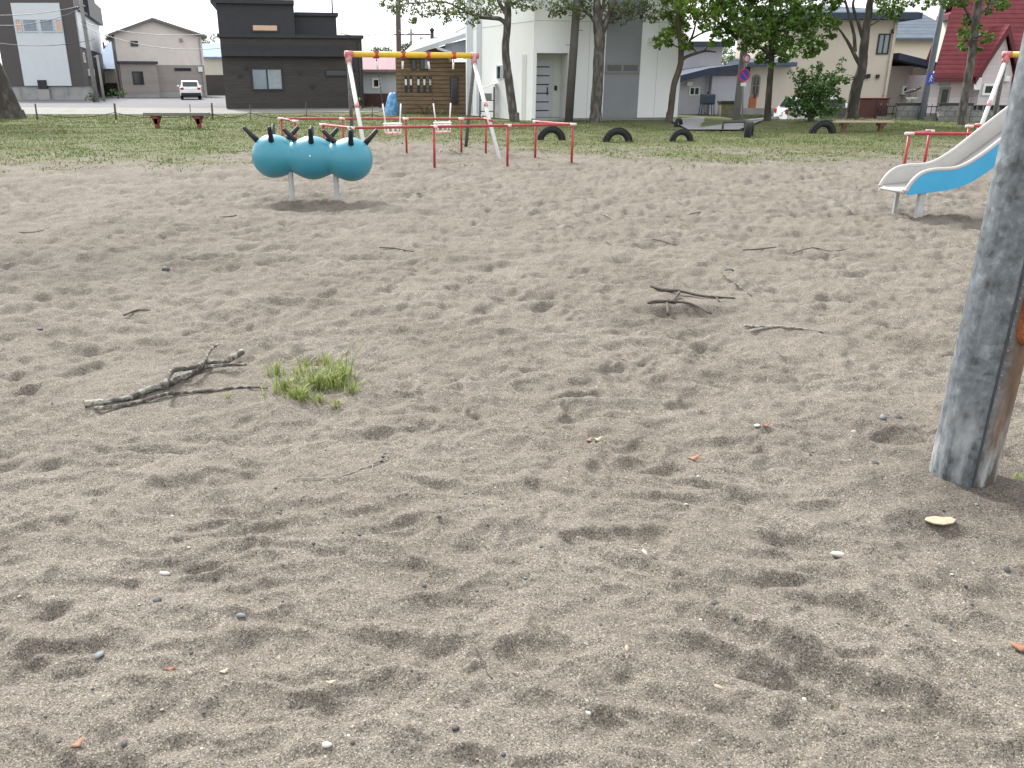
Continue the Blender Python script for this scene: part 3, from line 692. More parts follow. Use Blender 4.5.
def steel_pole():
    c=GS(966,487); Yc=c.y+.115; X=PX(970,c.y+.06)
    t=thing('steel_pole','mottled galvanised steel utility pole with rust streaks rising from the sand','pole',(X,Yc,c.z))
    pm=bpy.data.materials.new('mottled_zinc'); pm.use_nodes=True; nt=pm.node_tree; N,L=nt.nodes,nt.links; b=N['Principled BSDF']
    tc=N.new('ShaderNodeTexCoord')
    def nz(s,d,st=(1,1,1)):
        mp=N.new('ShaderNodeMapping'); mp.inputs['Scale'].default_value=st; L.new(tc.outputs['Object'],mp.inputs[0]); n=N.new('ShaderNodeTexNoise'); n.inputs['Scale'].default_value=s; n.inputs['Detail'].default_value=d; n.inputs['Roughness'].default_value=.65; L.new(mp.outputs[0],n.inputs[0]); return n.outputs['Fac']
    def rp(s,st):
        r=N.new('ShaderNodeValToRGB'); e=r.color_ramp.elements
        while len(e)<len(st): e.new(.5)
        for q,(p,c_) in zip(e,st): q.position=p; q.color=(*c_,1)
        L.new(s,r.inputs[0]); return r.outputs[0]
    def mix(f,a,c_):
        x=N.new('ShaderNodeMix'); x.data_type='RGBA'; L.new(f,x.inputs['Factor']); L.new(a,x.inputs['A'])
        if isinstance(c_,tuple): x.inputs['B'].default_value=(*c_,1)
        else: L.new(c_,x.inputs['B'])
        return x.outputs['Result']
    vs_=N.new('ShaderNodeTexVoronoi'); vs_.inputs['Scale'].default_value=38; L.new(tc.outputs['Object'],vs_.inputs['Vector']); vc=N.new('ShaderNodeSeparateColor'); L.new(vs_.outputs['Color'],vc.inputs[0])
    def avg(*pp):
        o=None
        for s,k in pp:
            m=N.new('ShaderNodeMath'); m.operation='MULTIPLY_ADD'; L.new(s,m.inputs[0]); m.inputs[1].default_value=k
            if o is None: m.inputs[2].default_value=0
            else: L.new(o,m.inputs[2])
            o=m.outputs[0]
        return o
    blot=avg((nz(9,6),.42),(nz(28,5,(1,1,.8)),.30),(nz(34,4,(1,1,.06)),.20),(vc.outputs[0],.08))
    zinc=rp(blot,[(.395,(.055,.058,.060)),(.455,(.098,.109,.118)),(.53,(.142,.161,.178)),(.63,(.25,.272,.29))])
    # rust runs down the right side below the iron bracket; dried mud near the foot
    sx=N.new('ShaderNodeSeparateXYZ'); L.new(tc.outputs['Object'],sx.inputs[0])
    def mr(s,a,b_):
        m=N.new('ShaderNodeMapRange'); m.inputs['From Min'].default_value=a; m.inputs['From Max'].default_value=b_; L.new(s,m.inputs['Value']); return m.outputs[0]
    def mu(a,c_):
        m=N.new('ShaderNodeMath'); m.operation='MULTIPLY'; L.new(a,m.inputs[0]); L.new(c_,m.inputs[1]); return m.outputs[0]
    dt=N.new('ShaderNodeVectorMath'); dt.operation='DOT_PRODUCT'; dt.inputs[1].default_value=(.87,-.49,0); L.new(tc.outputs['Object'],dt.inputs[0])
    rm=mu(mr(dt.outputs['Value'],.035,.085),mr(nz(6,4,(2.5,2.5,.35)),.22,.46)); rm=mu(rm,mr(sx.outputs[2],1.6,1.0))
    col=mix(rm,zinc,rp(nz(14,4,(1,1,.4)),[(.35,(.085,.052,.034)),(.7,(.185,.112,.062))]))
    mud=mu(mr(sx.outputs[2],.38,.10),mr(nz(7,4),.42,.52)); mud=mu(mud,mr(dt.outputs['Value'],.02,.06))
    col=mix(mud,col,(.085,.075,.055))
    pale=mu(mr(sx.outputs[2],.42,.10),mr(nz(16,4,(1,1,.25)),.45,.66)); col=mix(pale,col,(.36,.375,.375))
    L.new(col,b.inputs['Base Color']); b.inputs['Metallic'].default_value=.08; b.inputs['Roughness'].default_value=.62
    bp=N.new('ShaderNodeBump'); bp.inputs['Strength'].default_value=.12; bp.inputs['Distance'].default_value=.01; L.new(nz(30,4),bp.inputs['Height']); L.new(bp.outputs[0],b.inputs['Normal'])
    m=MB(); m.lathe([(.120,-.3),(.120,.4),(.1195,1.2),(.118,2.2),(.122,4.5),(.11,8.5),(.001,8.52)],(X,Yc,c.z),n=48); sh=m.build('shaft',pm,t)
    s=MB()        # overlapping seam with a row of spot welds
    w=R(-101)
    def sp(w,z,r=.1205): return Vector((X+r*math.cos(w),Yc+r*math.sin(w),c.z+z))
    zs=[-.05+.06*i for i in range(60)]
    wob=[.006*math.sin(i*.7)+.004*math.sin(i*1.9) for i in range(60)]
    s.tube([sp(w+wb,z,.1195) for z,wb in zip(zs,wob)],.0055,n=6)
    s.build('seam',mat('dark_seam_gap',(.05,.055,.06),.8,.2,30),t)  # dark grey line along the seam
    rvm=mat('zinc_rivet',(.20,.22,.235),.5,.15,20,metal=.3)
    for i in range(30):
        p=sp(w+.085,.42+.05*i,.1195); rv=MB(); rv.lathe([(.0055,-.002),(.0045,.0025),(.001,.0035)],p,n=8,axis=(math.cos(w+.085),math.sin(w+.085),0)); rv.build('rivet',rvm,t)
    br=MB()       # rusty iron strap end
    pa=R(-68)
    for dz0,dz1,rr in ((.52,.56,.030),(.56,1.9,.036)):
        pass
    outl=[]
    prof=[(-.045,.66),(-.040,.625),(-.022,.60),(0,.592),(.022,.60),(.040,.625),(.045,.66),(.045,2.2),(-.045,2.2)]
    ex=Vector((math.cos(pa),math.sin(pa),0)); tx=Vector((-ex.y,ex.x,0))
    br.extrude([Vector((X,Yc,c.z))+ex*.110+tx*a+Vector((0,0,z)) for a,z in prof], ex*.032)
    br.build('bracket',M['rust'],t,bevel=.004)
    t.rotation_euler=(0,R(.75),0)
steel_pole()

# ================================================================== branches, twigs, tuft, litter on the sand
def sandpath(px, lift=.8, rs=None, n=4):
    out=[]
    for (x,y,*e) in px:
        p=GS(x,y); h=e[0] if e else 0
        if h: p=G(x,y,p.z+h)
        out.append(p)
    return catmull(out,n)
def add_limb(mb, px, r, n=4, jit=.10, lift=.7, sides=8):
    pts=sandpath(px,n=n); rr=[q*.82 for q in lerp_list(r,len(pts))]
    zz=[p.z for p in pts]; mx_=[max(zz[max(0,i-5):i+6]) for i in range(len(zz))]; sm=[sum(mx_[max(0,i-4):i+5])/len(mx_[max(0,i-4):i+5]) for i in range(len(zz))]
    for p,z,s in zip(pts,zz,sm): p.z=max(z,.25*z+.75*s)
    pts=[p+Vector((random.uniform(-1,1)*q*.12,random.uniform(-1,1)*q*.12,q*lift)) for p,q in zip(pts,rr)]
    mb.tube(pts,rr,n=sides,jit=jit)
def branch(label,limbs,m,name='fallen_branch',cat='branch',group=None):
    b=MB()
    for px,r in limbs: add_limb(b,px,r)
    c=Vector(b.v[0]); o=b.build(name,m); return tag(o,label,cat,group)
branch('thick lichen-grey forked branch lying left of the grass tuft',[
 ([(85.6,408),(105,404.5),(128.6,400),(148,395.5),(162,390.5),(175.5,383),(191,376),(207,368),(222,365),(243,355.5,.01)],[.021,.020,.020,.021,.022,.021,.021,.020,.022,.024]),
 ([(95,411.5),(119,408),(144,402.5),(167.6,397.5),(195,393),(222,390.5),(246,387.6),(268,389.6)],[.012,.014,.013,.012,.011,.010,.008,.006]),
 ([(205,369,.02),(222,366.5,.025),(236,367,.015),(247,368,.005)],[.014,.013,.011,.008]),
 ([(168,397,.02),(167,388,.05),(167,381,.06),(174,374,.055),(188,371,.05),(203,365,.05),(211,355,.045),(219,347,.03)],[.012,.014,.017,.018,.016,.014,.012,.007])],M['bark_log'])
bb=MB(); add_limb(bb,[(86,408.2),(95,406.2),(104,404.8)],[.0215,.021,.0205],jit=.08); tag(bb.build('peeled_wood',mat('peeled_wood',(.34,.32,.27),.8,.2,60,c2=(.14,.125,.10),bump=.4,bscale=90,mask=(.5,.66))),None)
bb_o=bpy.data.objects['peeled_wood']; bb_o.parent=bpy.data.objects['fallen_branch']
branch('forked dark branch with pale broken fork right of centre',[
 ([(651,287),(667,291.5),(679,294),(700,298),(717,298.5),(735,299)],[.016,.016,.014,.012,.010,.006]),
 ([(679,294,.02),(672,303),(666,309),(668,316)],[.014,.015,.015,.013]),
 ([(648,304),(656,311),(688,312.5),(711,315)],[.010,.013,.012,.008]),
 ([(715,297.5),(719,302)],[.009,.006])],M['bark_dk'])
branch('long pale thin branch beyond the forked one, lying flat',[([(743.6,328),(758,329),(773,328),(799,329.5),(824,333)],[.011,.013,.012,.010,.006]),([(773,328),(762,331),(751,335)],[.010,.010,.012])],M['bark_pale'])
branch('short bleached twig above the forked dark branch',[([(723,279.5),(736,286),(752,296)],[.009,.010,.006])],M['bark_log'],'twig','twig')
branch('slender curved tan twig in front of the grass tuft',[([(300,481),(321,479.5),(345,475),(368,467),(388,459)],[.0022,.003,.0034,.0036,.003]),([(373,465),(372,473)],[.0025,.0015])],M['bark_pale'],'twig','twig')
TW=[([(743,249.5),(757,250),(776,249)],.016,'dark','dark twig lying far right, pointing at the slide'),
 ([(793,254),(812,252),(830,251),(846,249.5)],.013,'dark','longest dark twig on the far sand, right of centre'),
 ([(124,317),(137,314),(150,310.5)],.014,'dark','straight dark stick alone on the left sand'),
 ([(405,195),(420,194.5),(433,192)],.016,'pale','pale stick beyond and right of the turquoise climber'),
 ([(380,253),(395,251.5),(414,254)],.015,'dark','dark bent twig nearer than the climber, right of it'),
 ([(20,235),(35,232),(50,227)],.010,'dark','thin dark twig near the left edge'),
 ([(592,216),(604,218),(614,220)],.016,'pale','small pale stick in the middle of the far sand'),
 ([(652,243.5),(664,243),(675,245)],.014,'dark','short dark twig between the two far right ones'),
 ([(690,215),(700,217)],.016,'dark','stubby dark twig farthest out on the right sand'),
 ([(476,650),(481,660),(487,672),(493,682)],.0045,'dark','crooked black twig half sunk in the foreground'),
 ([(214,216),(230,217),(237,215)],.016,'dark','dark twig in front and left of the climber posts'),
 ([(452,474),(468,472),(482,466)],.0025,'pale','faint thin twig between tuft and brown leaves')]
for px,r,k,lab in TW:
    branch(lab,[(px,[r*.5,r*.55,r*.35])],M['bark_dk'] if k=='dark' else M['bark_pale'],'twig','twig','twigs scattered on the sand')

def blades(mb,c,n,spread,h,wd,lean=.6):
    for _ in range(n):
        a=random.uniform(0,2*math.pi); rr=abs(random.gauss(0,.5))*spread
        bx,by=c.x+rr*math.cos(a),c.y+rr*.8*math.sin(a); z=c.z-.004
        hh=h*random.uniform(.45,1.1); d=random.uniform(0,2*math.pi); le=random.uniform(.2,lean)*hh+rr*.15
        dx,dy=math.cos(d)*le,math.sin(d)*le; px_,py_=-math.sin(d)*wd*.5,math.cos(d)*wd*.5
        v=[(bx-px_,by-py_,z),(bx+px_,by+py_,z),(bx+dx*.35+px_*.9,by+dy*.35+py_*.9,z+hh*.6),(bx+dx*.35-px_*.9,by+dy*.35-py_*.9,z+hh*.6),(bx+dx,by+dy,z+hh*random.uniform(.75,1))]
        mb.add(v,[(0,1,2,3),(3,2,4)])
def tuft():
    m=MB()
    for px,py,n,sp_,h in ((285,390,110,.10,.10),(300,398,120,.10,.09),(318,388,130,.11,.12),(335,385,150,.13,.12),(345,378,70,.09,.11),(330,372,70,.10,.12),(277,374,50,.07,.09),(306,372,40,.07,.10),(297,380,36,.06,.09),(310,388,40,.06,.09),(320,402,36,.05,.06),(336,410,22,.04,.06),(352,392,40,.06,.08),(303,404,20,.04,.05)):
        blades(m,GS(px,py),int(n*.8),sp_*1.1,h*1.1,.0055,1.0)
    for px,py,dx,h in ((306,385,-.08,.22),(344,380,.06,.25),(347,385,.09,.22),(352,396,.07,.16)):
        c=GS(px,py); m.tube([c,c+Vector((dx*.4,.01,h*.6)),c+Vector((dx,.02,h))],[.0025,.002,.0012],n=5)
    tag(m.build('grass_tuft',M['tuft']),'bright green grass tuft growing beside the forked branch','grass tuft')
tuft()
for px,py,lab in ((228,398,'tiny green sprout beside the forked branch'),(1018,478,'tiny green sprout beside the steel pole foot'),(35,211,'tiny sprout on the far left sand')):
    m=MB(); blades(m,GS(px,py),12,.035,.05,.004); tag(m.build('grass_sprout',M['tuft']),lab,'grass sprout','small grass sprouts in the sand')

def pebble_mesh(name,m,seed):
    import bmesh
    bm=bmesh.new(); bmesh.ops.create_icosphere(bm,subdivisions=2,radius=1)
    rr=random.Random(seed)
    ph=[rr.uniform(0,6) for _ in range(6)]
    for v in bm.verts:
        k=1+.16*math.sin(v.co.x*2.1+ph[0])+.13*math.sin(v.co.y*2.7+ph[1])+.1*math.sin(v.co.z*3+ph[2])
        v.co*=k; v.co.z*=.55
    me=bpy.data.meshes.new(name); bm.to_mesh(me); bm.free()
    for p in me.polygons: p.use_smooth=True
    me.materials.append(m); return me
PEB={k:[pebble_mesh(k,M[mm],s) for s in (i*7+1,i*7+2,i*7+3)] for i,(k,mm) in enumerate((('dark','stone_dk'),('blue','stone_bl'),('white','stone_wh'),('tan','stone_tan')))}
def pebble(px,py,size,kind,label,group=None,name='pebble',cat='pebble',stretch=1.4):
    p=GS(px,py); o=bpy.data.objects.new(name,random.choice(PEB[kind])); COL.objects.link(o)
    o.location=p+Vector((0,0,size*.18)); o.scale=(size*stretch,size,size); o.rotation_euler=(random.uniform(-.3,.3),random.uniform(-.3,.3),random.uniform(0,6))
    return tag(o,label,cat,group)
for px,py,s,k,lab in ((100,657,.012,'blue','pale blue-grey stone near the lower left'),(242,614,.012,'blue','blue-grey stone resting in a foreground hollow'),(157,600,.011,'dark','round black pebble just below the white chip'),
 (588,716,.007,'white','small whitish stone at the bottom centre'),(720,686,.009,'tan','tan pebble right of the bottom centre'),(627,649,.007,'tan','orange-tan pebble in the middle foreground'),(715,603,.010,'dark','black pebble on the sand ridge foreground'),
 (882,417,.016,'blue','blue-grey stone left of the steel pole'),(896,428,.015,'dark','dark stone just beside the blue-grey one near the pole'),(875,461,.012,'dark','dark flat stone by the pole foot, nearer the camera'),(572,418,.014,'dark','dark stone beyond the brown leaf pair'),
 (757,431,.013,'white','white stone chip in the middle right sand'),(854,428,.012,'tan','pale tan stone left of the blue-grey one'),(40,331,.018,'dark','black stone on the left middle sand'),(166,271,.03,'dark','black lump on the far left sand'),(729,272,.03,'dark','dark lump beyond the forked branch'),
 (590,716,.007,'dark','dark stone touching the whitish bottom stone'),(1006,573,.010,'dark','dark stone at the right edge below the tan bark chip'),(455,728,.009,'dark','black pebble close to the bottom edge')):
    pebble(px,py,s,k,lab)
for px,py,s,ang,lab in ((163,571,.012,.3,'flat white chip lying in the left foreground'),(326,749,.008,1.5,'slim white chip standing at the bottom edge'),(840,551,.014,0,'grey white flake on the right foreground sand'),(645,559,.009,0,'small white flake above the diagonal ridge')):
    pebble(px,py,s,'white',lab,name='stone_chip',cat='stone chip',stretch=1.9)
rr=random.Random(5)
for i in range(150):
    y=rr.uniform(400,765); x=rr.uniform(5,1015)
    if 925<x and y<500: continue
    kind=rr.choice(['dark','dark','dark','dark','blue','white','tan']); col={'dark':'dark grey','blue':'blue-grey','white':'white','tan':'tan'}[kind]
    pebble(x,y,rr.uniform(.0022,.0055)*(1+ (620-y)/500 if y<620 else 1),kind,f'tiny {col} pebble scattered loose over the open sand',f'tiny {col} pebbles')
def leaf(px,py,s,m,label,rot=0,name='dead_leaf',cat='dead leaf',pts=None):
    p=GS(px,py); o=MB(); n=12; vs=[]; s*=1.35
    for i in range(n):
        w=2*math.pi*i/n; q=s*(1 if i else 1.25)*(1-.25*abs(math.sin(2*w))+random.uniform(-.12,.12)); vs.append(Vector((q*math.cos(w),q*.62*math.sin(w),s*.22*math.cos(2*w)+random.uniform(0,s*.2))))
    mtx=Matrix.Rotation(rot,3,'Z'); vs=[mtx@v+p+Vector((0,0,s*.3)) for v in vs]; c=p+Vector((0,0,s*.18))
    low=[v-Vector((0,0,.0016)) for v in vs]
    o.add([c]+vs+[c-Vector((0,0,.0016))]+low,[(0,1+i,1+(i+1)%n) for i in range(n)]+[(n+1,n+2+(i+1)%n,n+2+i) for i in range(n)]+[(1+i,n+2+i,n+2+(i+1)%n,1+(i+1)%n) for i in range(n)],0,True)
    return tag(o.build(name,m),label,cat)
for px,py,s,m,lab,rt in ((597,443,.020,'leaf_tan','curled tan leaf, right one of a touching pair',.4),(589,444,.017,'leaf_or','orange-brown leaf, left one of a touching pair',1.0),(693,457,.023,'leaf_or','orange dead leaf in the middle right sand',.3),
 (1019,649,.026,'leaf_or','orange-brown leaf at the right edge',-.4),(78,746,.014,'leaf_or','orange leaf in the bottom left corner',1.2),(170,668,.012,'leaf_brn','crumpled red-brown leaf in the left foreground',.3),(765,433,.016,'leaf_brn','small brown leaf beside a white stone chip',.3),
 (622,364,.018,'leaf_brn','brown leaf on the sand in the middle distance',0),(331,683,.010,'leaf_tan','cream rolled leaf inside a foreground hollow',.2),(224,672,.010,'leaf_tan','cream leaf scrap beside the red-brown leaf',.6)):
    leaf(px,py,s,M[m],lab,rt)
p=GS(938,530); o=MB(); n=9
out_=[(-.040,.006),(-.028,.018),(-.006,.020),(.012,.012),(.034,.010),(.042,-.004),(.026,-.018),(-.004,-.022),(-.026,-.012)]
o.extrude([p+Vector((a*1.3,b*1.5,.014+a*.12)) for a,b in out_],(0,0,-.006)); tag(o.build('bark_chip',M['leaf_tan'],bevel=.0015),'flat yellowish tan bark chip below the steel pole','bark chip')
# fine grit, too much to count
def grit():
    n=9000; d=RNG.uniform(0,1,n)**1.6; y=.6+d*6.5; x=RNG.uniform(-1,1,n)*(y*.7+.6); z=height(x,y); s=RNG.uniform(.0007,.0021,n)*(1+y*.12)
    base=np.array([(1,0,0),(-1,0,0),(0,1,0),(0,-1,0),(0,0,1),(0,0,-1)],float); tri=np.array([(0,2,4),(2,1,4),(1,3,4),(3,0,4),(2,0,5),(1,2,5),(3,1,5),(0,3,5)])
    a=RNG.uniform(0,6.28,n); v=base[None]*s[:,None,None]*RNG.uniform(.6,1.3,(n,6,1)); ca,sa=np.cos(a)[:,None],np.sin(a)[:,None]
    co_=np.stack([v[...,0]*ca-v[...,1]*sa+x[:,None],v[...,0]*sa+v[...,1]*ca+y[:,None],v[...,2]*.7+z[:,None]+.0003],-1)
    f=(tri[None]+(np.arange(n)*6)[:,None,None]).reshape(-1,3)
    me=bpy.data.meshes.new('sand_grit'); me.from_pydata(co_.reshape(-1,3).tolist(),[],f.tolist())
    for m in (M['stone_dk'],M['stone_wh'],M['stone_tan'],M['stone_bl']): me.materials.append(m)
    me.polygons.foreach_set('material_index',np.repeat(RNG.choice(4,n,p=[.5,.2,.15,.15]),8).astype(np.int32)); me.update()
    o=bpy.data.objects.new('sand_grit',me); COL.objects.link(o); tag(o,kind='stuff')
grit()
# ================================================================== tyres, benches, rope fence, poles
def make_tyre():
    t=thing('half_buried_tyre','old tyre','tyre',(0,0,0),'half buried tyres along the lawn edge')
    m=MB(); prof=[]
    for i in range(17):
        w=2*math.pi*i/16; prof.append((.285+.088*math.cos(w)*(1.0 if math.cos(w)>0 else 1.0), .105*math.sin(w)))
    m.lathe(prof,(0,0,0),n=40,axis=(0,1,0)); m.build('carcass',M['tyre'],t)
    tr=MB()
    for i in range(44):
        w=2*math.pi*i/44
        for s in (-1,1):
            c=Vector((.373*math.cos(w+.03*s),s*.045,.373*math.sin(w+.03*s))); rd=c.copy(); rd.y=0; rd.normalize(); ta=Vector((-rd.z,0,rd.x))
            tr.obox(c,rd*.009,ta*.017,Vector((0,.036,0)))
    tr.build('tread',M['tyre'],t); return t
ty0=make_tyre(); first=True
TY=[(551.5,140,28,R(4),'half buried tyre in the lawn just behind the red rail corner'),(618,142,29,R(-3),'half buried tyre in front of the grey panel of the white house'),(682,141,24,R(8),'half buried tyre at the near edge of the paved path'),
    (749.5,137,24,R(66),'tyre seen edge-on beside the low black barrier'),(823.5,133.5,26,R(5),'half buried tyre left of the tan bench on the right'),(679,127,17,R(50),'small dark tyre behind the path edge by the maple foot')]
for px,py,wpx,rz,lab in TY:
    g=G(px,py); z=hz(g.x,g.y); g=G(px,py,z)
    sc=wpx/840*(g.y*cp+.5)/.75
    if abs(rz)>.6: sc={749.5:.95,679:.62}[px]
    dz=-.02 if px not in (749.5,679) else .05
    if first: o=ty0; o.location=(g.x,g.y+.1,z+dz); o.rotation_euler=(0,0,rz); o.scale=(sc,)*3; o['label']=lab; first=False
    else: copy_thing(ty0,(g.x,g.y+.1,z+dz),(0,0,rz),lab,sc)

def bench(label,xl,xr,ytop,ybase,board,legm,lx,kind):
    g=G((xl+xr)/2,ybase); Y=g.y; z0=hz(g.x,g.y); x0,x1=PX(xl,Y,.45),PX(xr,Y,.45); zt=P((xl+xr)/2,ytop,Y).z
    t=thing('park_bench',label,'bench',((x0+x1)/2,Y,z0))
    th=.10 if kind else .055
    if kind:
        for k in range(2):
            m=MB(); m.box(x0,x1,Y-.19+.20*k,Y-.01+.20*k,zt-th,zt); m.build('seat_board',board,t,bevel=.01)
    else:
        for k in range(3):
            m=MB(); m.box(x0,x1,Y-.21+.145*k,Y-.08+.145*k,zt-th,zt); m.build('seat_board',board,t,bevel=.008)
    for q in lx:
        X=PX(q,Y,.3); m=MB()
        m.box(X-.09,X+.09,Y-.16,Y+.16,zt-th-.09,zt-th-.002); m.box(X-.055,X+.055,Y-.09,Y+.09,z0-.1,zt-th-.09)
        if kind:
            m.add([(X-.17,Y-.09,zt-th-.003),(X+.17,Y-.09,zt-th-.003),(X+.05,Y-.09,zt-th-.26),(X-.05,Y-.09,zt-th-.26),(X-.17,Y+.091,zt-th-.003),(X+.17,Y+.091,zt-th-.003),(X+.05,Y+.091,zt-th-.26),(X-.05,Y+.091,zt-th-.26)],[(0,3,2,1),(4,5,6,7),(0,4,7,3),(1,2,6,5),(3,7,6,2)])
        m.build('leg',legm,t)
bench('weathered grey board bench on dull red legs at the left',145,209,112.6,128.5,M['bench_gr'],M['bench_red'],(156.5,198.5),1)
bench('tan board bench on brown legs at the right lawn',836,892.5,121.0,131.5,M['bench_tan'],M['bench_brn'],(844.5,881.5),0)

SK=[(36,118),(115,120),(190,121.5),(212,123.5),(250,124),(306,125),(372,123.5),(405,123)]
tops=[]
for i,(x,y) in enumerate(SK):
    g=G(x,y); Y=36.5; X=PX(x,Y,.3); lab=['rope stake beside the thick leaning trunk','rope stake left of the grey bench','thin rope stake behind the grey bench','dark rope stake right of the grey bench','rope stake before the black house corner','rope stake below the black house window','rope stake at the brown fence','rope stake by the blue tarp'][i]
    t=thing('fence_stake',lab,'stake',(X,Y,0),'stakes that carry the rope')
    m=MB(); hh=.62+.08*math.sin(i*3); m.tube([(X,Y,-.2),(X+.02,Y,hh)],(.035,.045,.018,.04,.016,.016,.016,.016)[i],n=8); m.build('stake_post',M['stake'],t)
    tops.append(Vector((X,Y-.05,.22+.06*math.sin(i*2.1))))
m=MB(); pts=[]
for a,b_ in zip(tops[:-1],tops[1:]):
    for k in range(8):
        f=k/8; p=a.lerp(b_,f); p.z=max(.08,p.z-.16*4*f*(1-f)); pts.append(p)
m.tube(pts+[tops[-1]],.014,n=6); tag(m.build('boundary_rope',M['rope']),'dark sagging rope strung along the stakes behind the lawn','rope')

def pole(name,label,foot,head,Y,r0,r1,m_,extra=3.0,cat='pole'):
    a=P(*foot,Y); z0=0; a=Vector((PX(foot[0],Y,0),Y,0)); b=P(*head,Y); b=b+(b-a).normalized()*extra
    t=thing(name,label,cat,a); mm=MB(); mm.tube([a-Vector((0,0,.2)),a.lerp(b,.5),b],[r0,(r0+r1)/2,r1],n=14); mm.build('shaft',m_,t); return t,a,b
t,a,b=pole('utility_pole','dark grey utility pole standing right of the white house door',(568.5,121),(577,0),34.6,.165,.14,M['pole_grey'])
for k in range(9):
    q=a.lerp(b,.38+.07*k); s=1 if k%2 else -1; m=MB(); m.tube([q+Vector((s*.12,0,0)),q+Vector((s*.30,0,0))],.012,n=6); m.build('step_bolt',M['galv'],t)
t,a,b=pole('utility_pole','slim concrete utility pole behind the no-parking sign',(736,122),(746,30),36.0,.15,.11,M['pole_conc'],4)
t,a,b=pole('street_pole','blue-grey leaning steel pole with a blue sign by the pink house',(920.5,119),(943,5),34.4,.11,.095,M['pole_blue'],3)
def disc(mb,c,r,th,n=28,tilt=(0,-1,0),mi=0): mb.lathe([(.0005,0),(r,0),(r,th),(.0005,th)],c,n=n,axis=tilt,smooth=False,mi=mi)
q=P(929.8,78.5,34.2)
m=MB(); m.obox(q+Vector((.02,-.03,0)),(.15,0.03,0),(0,.012,0),(0,0,.19)); sg=m.build('blue_sign',M['sign_blue'],t)
m=MB(); qq=q+Vector((.02,-.05,0)); disc(m,qq+Vector((0,0,.09)),.028,.006)
for pts in ([(.0,.06),(-.01,-.02)],[(-.01,-.02),(-.06,-.12)],[(-.01,-.02),(.05,-.11)],[(0,.04),(.065,0)],[(0,.04),(-.06,-.01)]):
    m.tube([qq+Vector((x,-.006,z)) for x,z in pts],.014,n=6)
m.build('walker_symbol',M['sign_white'],sg)
# no-parking sign
Y=34.0; sx=PX(742.5,Y,0); t=thing('no_parking_sign','round blue no-parking sign with red ring and slash on thin post','road sign',(sx,Y,0))
c=P(743.6,75,Y); cu=P(746,58.5,Y)
m=MB(); m.tube([(sx,Y,-.1),(c.x-.02,Y,c.z),(cu.x,Y,cu.z+.2)],.032,n=10); m.build('post',M['pole_conc'],t)
ax=Vector((.20,-1,.03)).normalized(); rt=Vector((0,0,1)).cross(ax).normalized(); up=ax.cross(rt)
cc=c+ax*.05
m=MB(); disc(m,cc,.235,.010,tilt=ax); pl=m.build('sign_plate',M['sign_red'],t)
m=MB(); disc(m,cc+ax*.010,.185,.004,tilt=ax); m.build('blue_field',M['sign_blue'],pl)
m=MB(); dd_=(rt*-1+up).normalized(); m.obox(cc+ax*.0165,dd_*.185,ax*.002,ax.cross(dd_)*.022); m.build('slash',M['sign_red'],pl)
m=MB(); disc(m,cu+ax*.05,.15,.01,tilt=ax); p2=m.build('upper_sign_plate',M['sign_white'],t)
m=MB(); ring=[cu+ax*.066+rt*(.125*math.cos(k*math.pi/14))+up*(.125*math.sin(k*math.pi/14)) for k in range(29)]; m.tube(ring,.022,n=6); m.build('red_ring',M['sign_red'],p2)
m=MB(); m.obox(c+ax*.05-up*.34,rt*.11,ax*.006,up*.06); m.build('small_plate',M['sign_white'],t)
# low black barrier at the end of the path
g=G(733,131); t=thing('barrier','low black tube barrier across the end of the paved path','barrier',(g.x,g.y,0))
x0,x1=PX(723,g.y,.2),PX(745,g.y,.2)
for x in (x0,x1): m=MB(); m.tube([(x,g.y,-.1),(x,g.y,.30)],.035,n=8); m.build('post',M['dkmetal'],t)
for z in (.27,.03): m=MB(); m.tube([(x0,g.y,z),(x1,g.y,z)],.022,n=8); m.build('bar',M['dkmetal'],t)

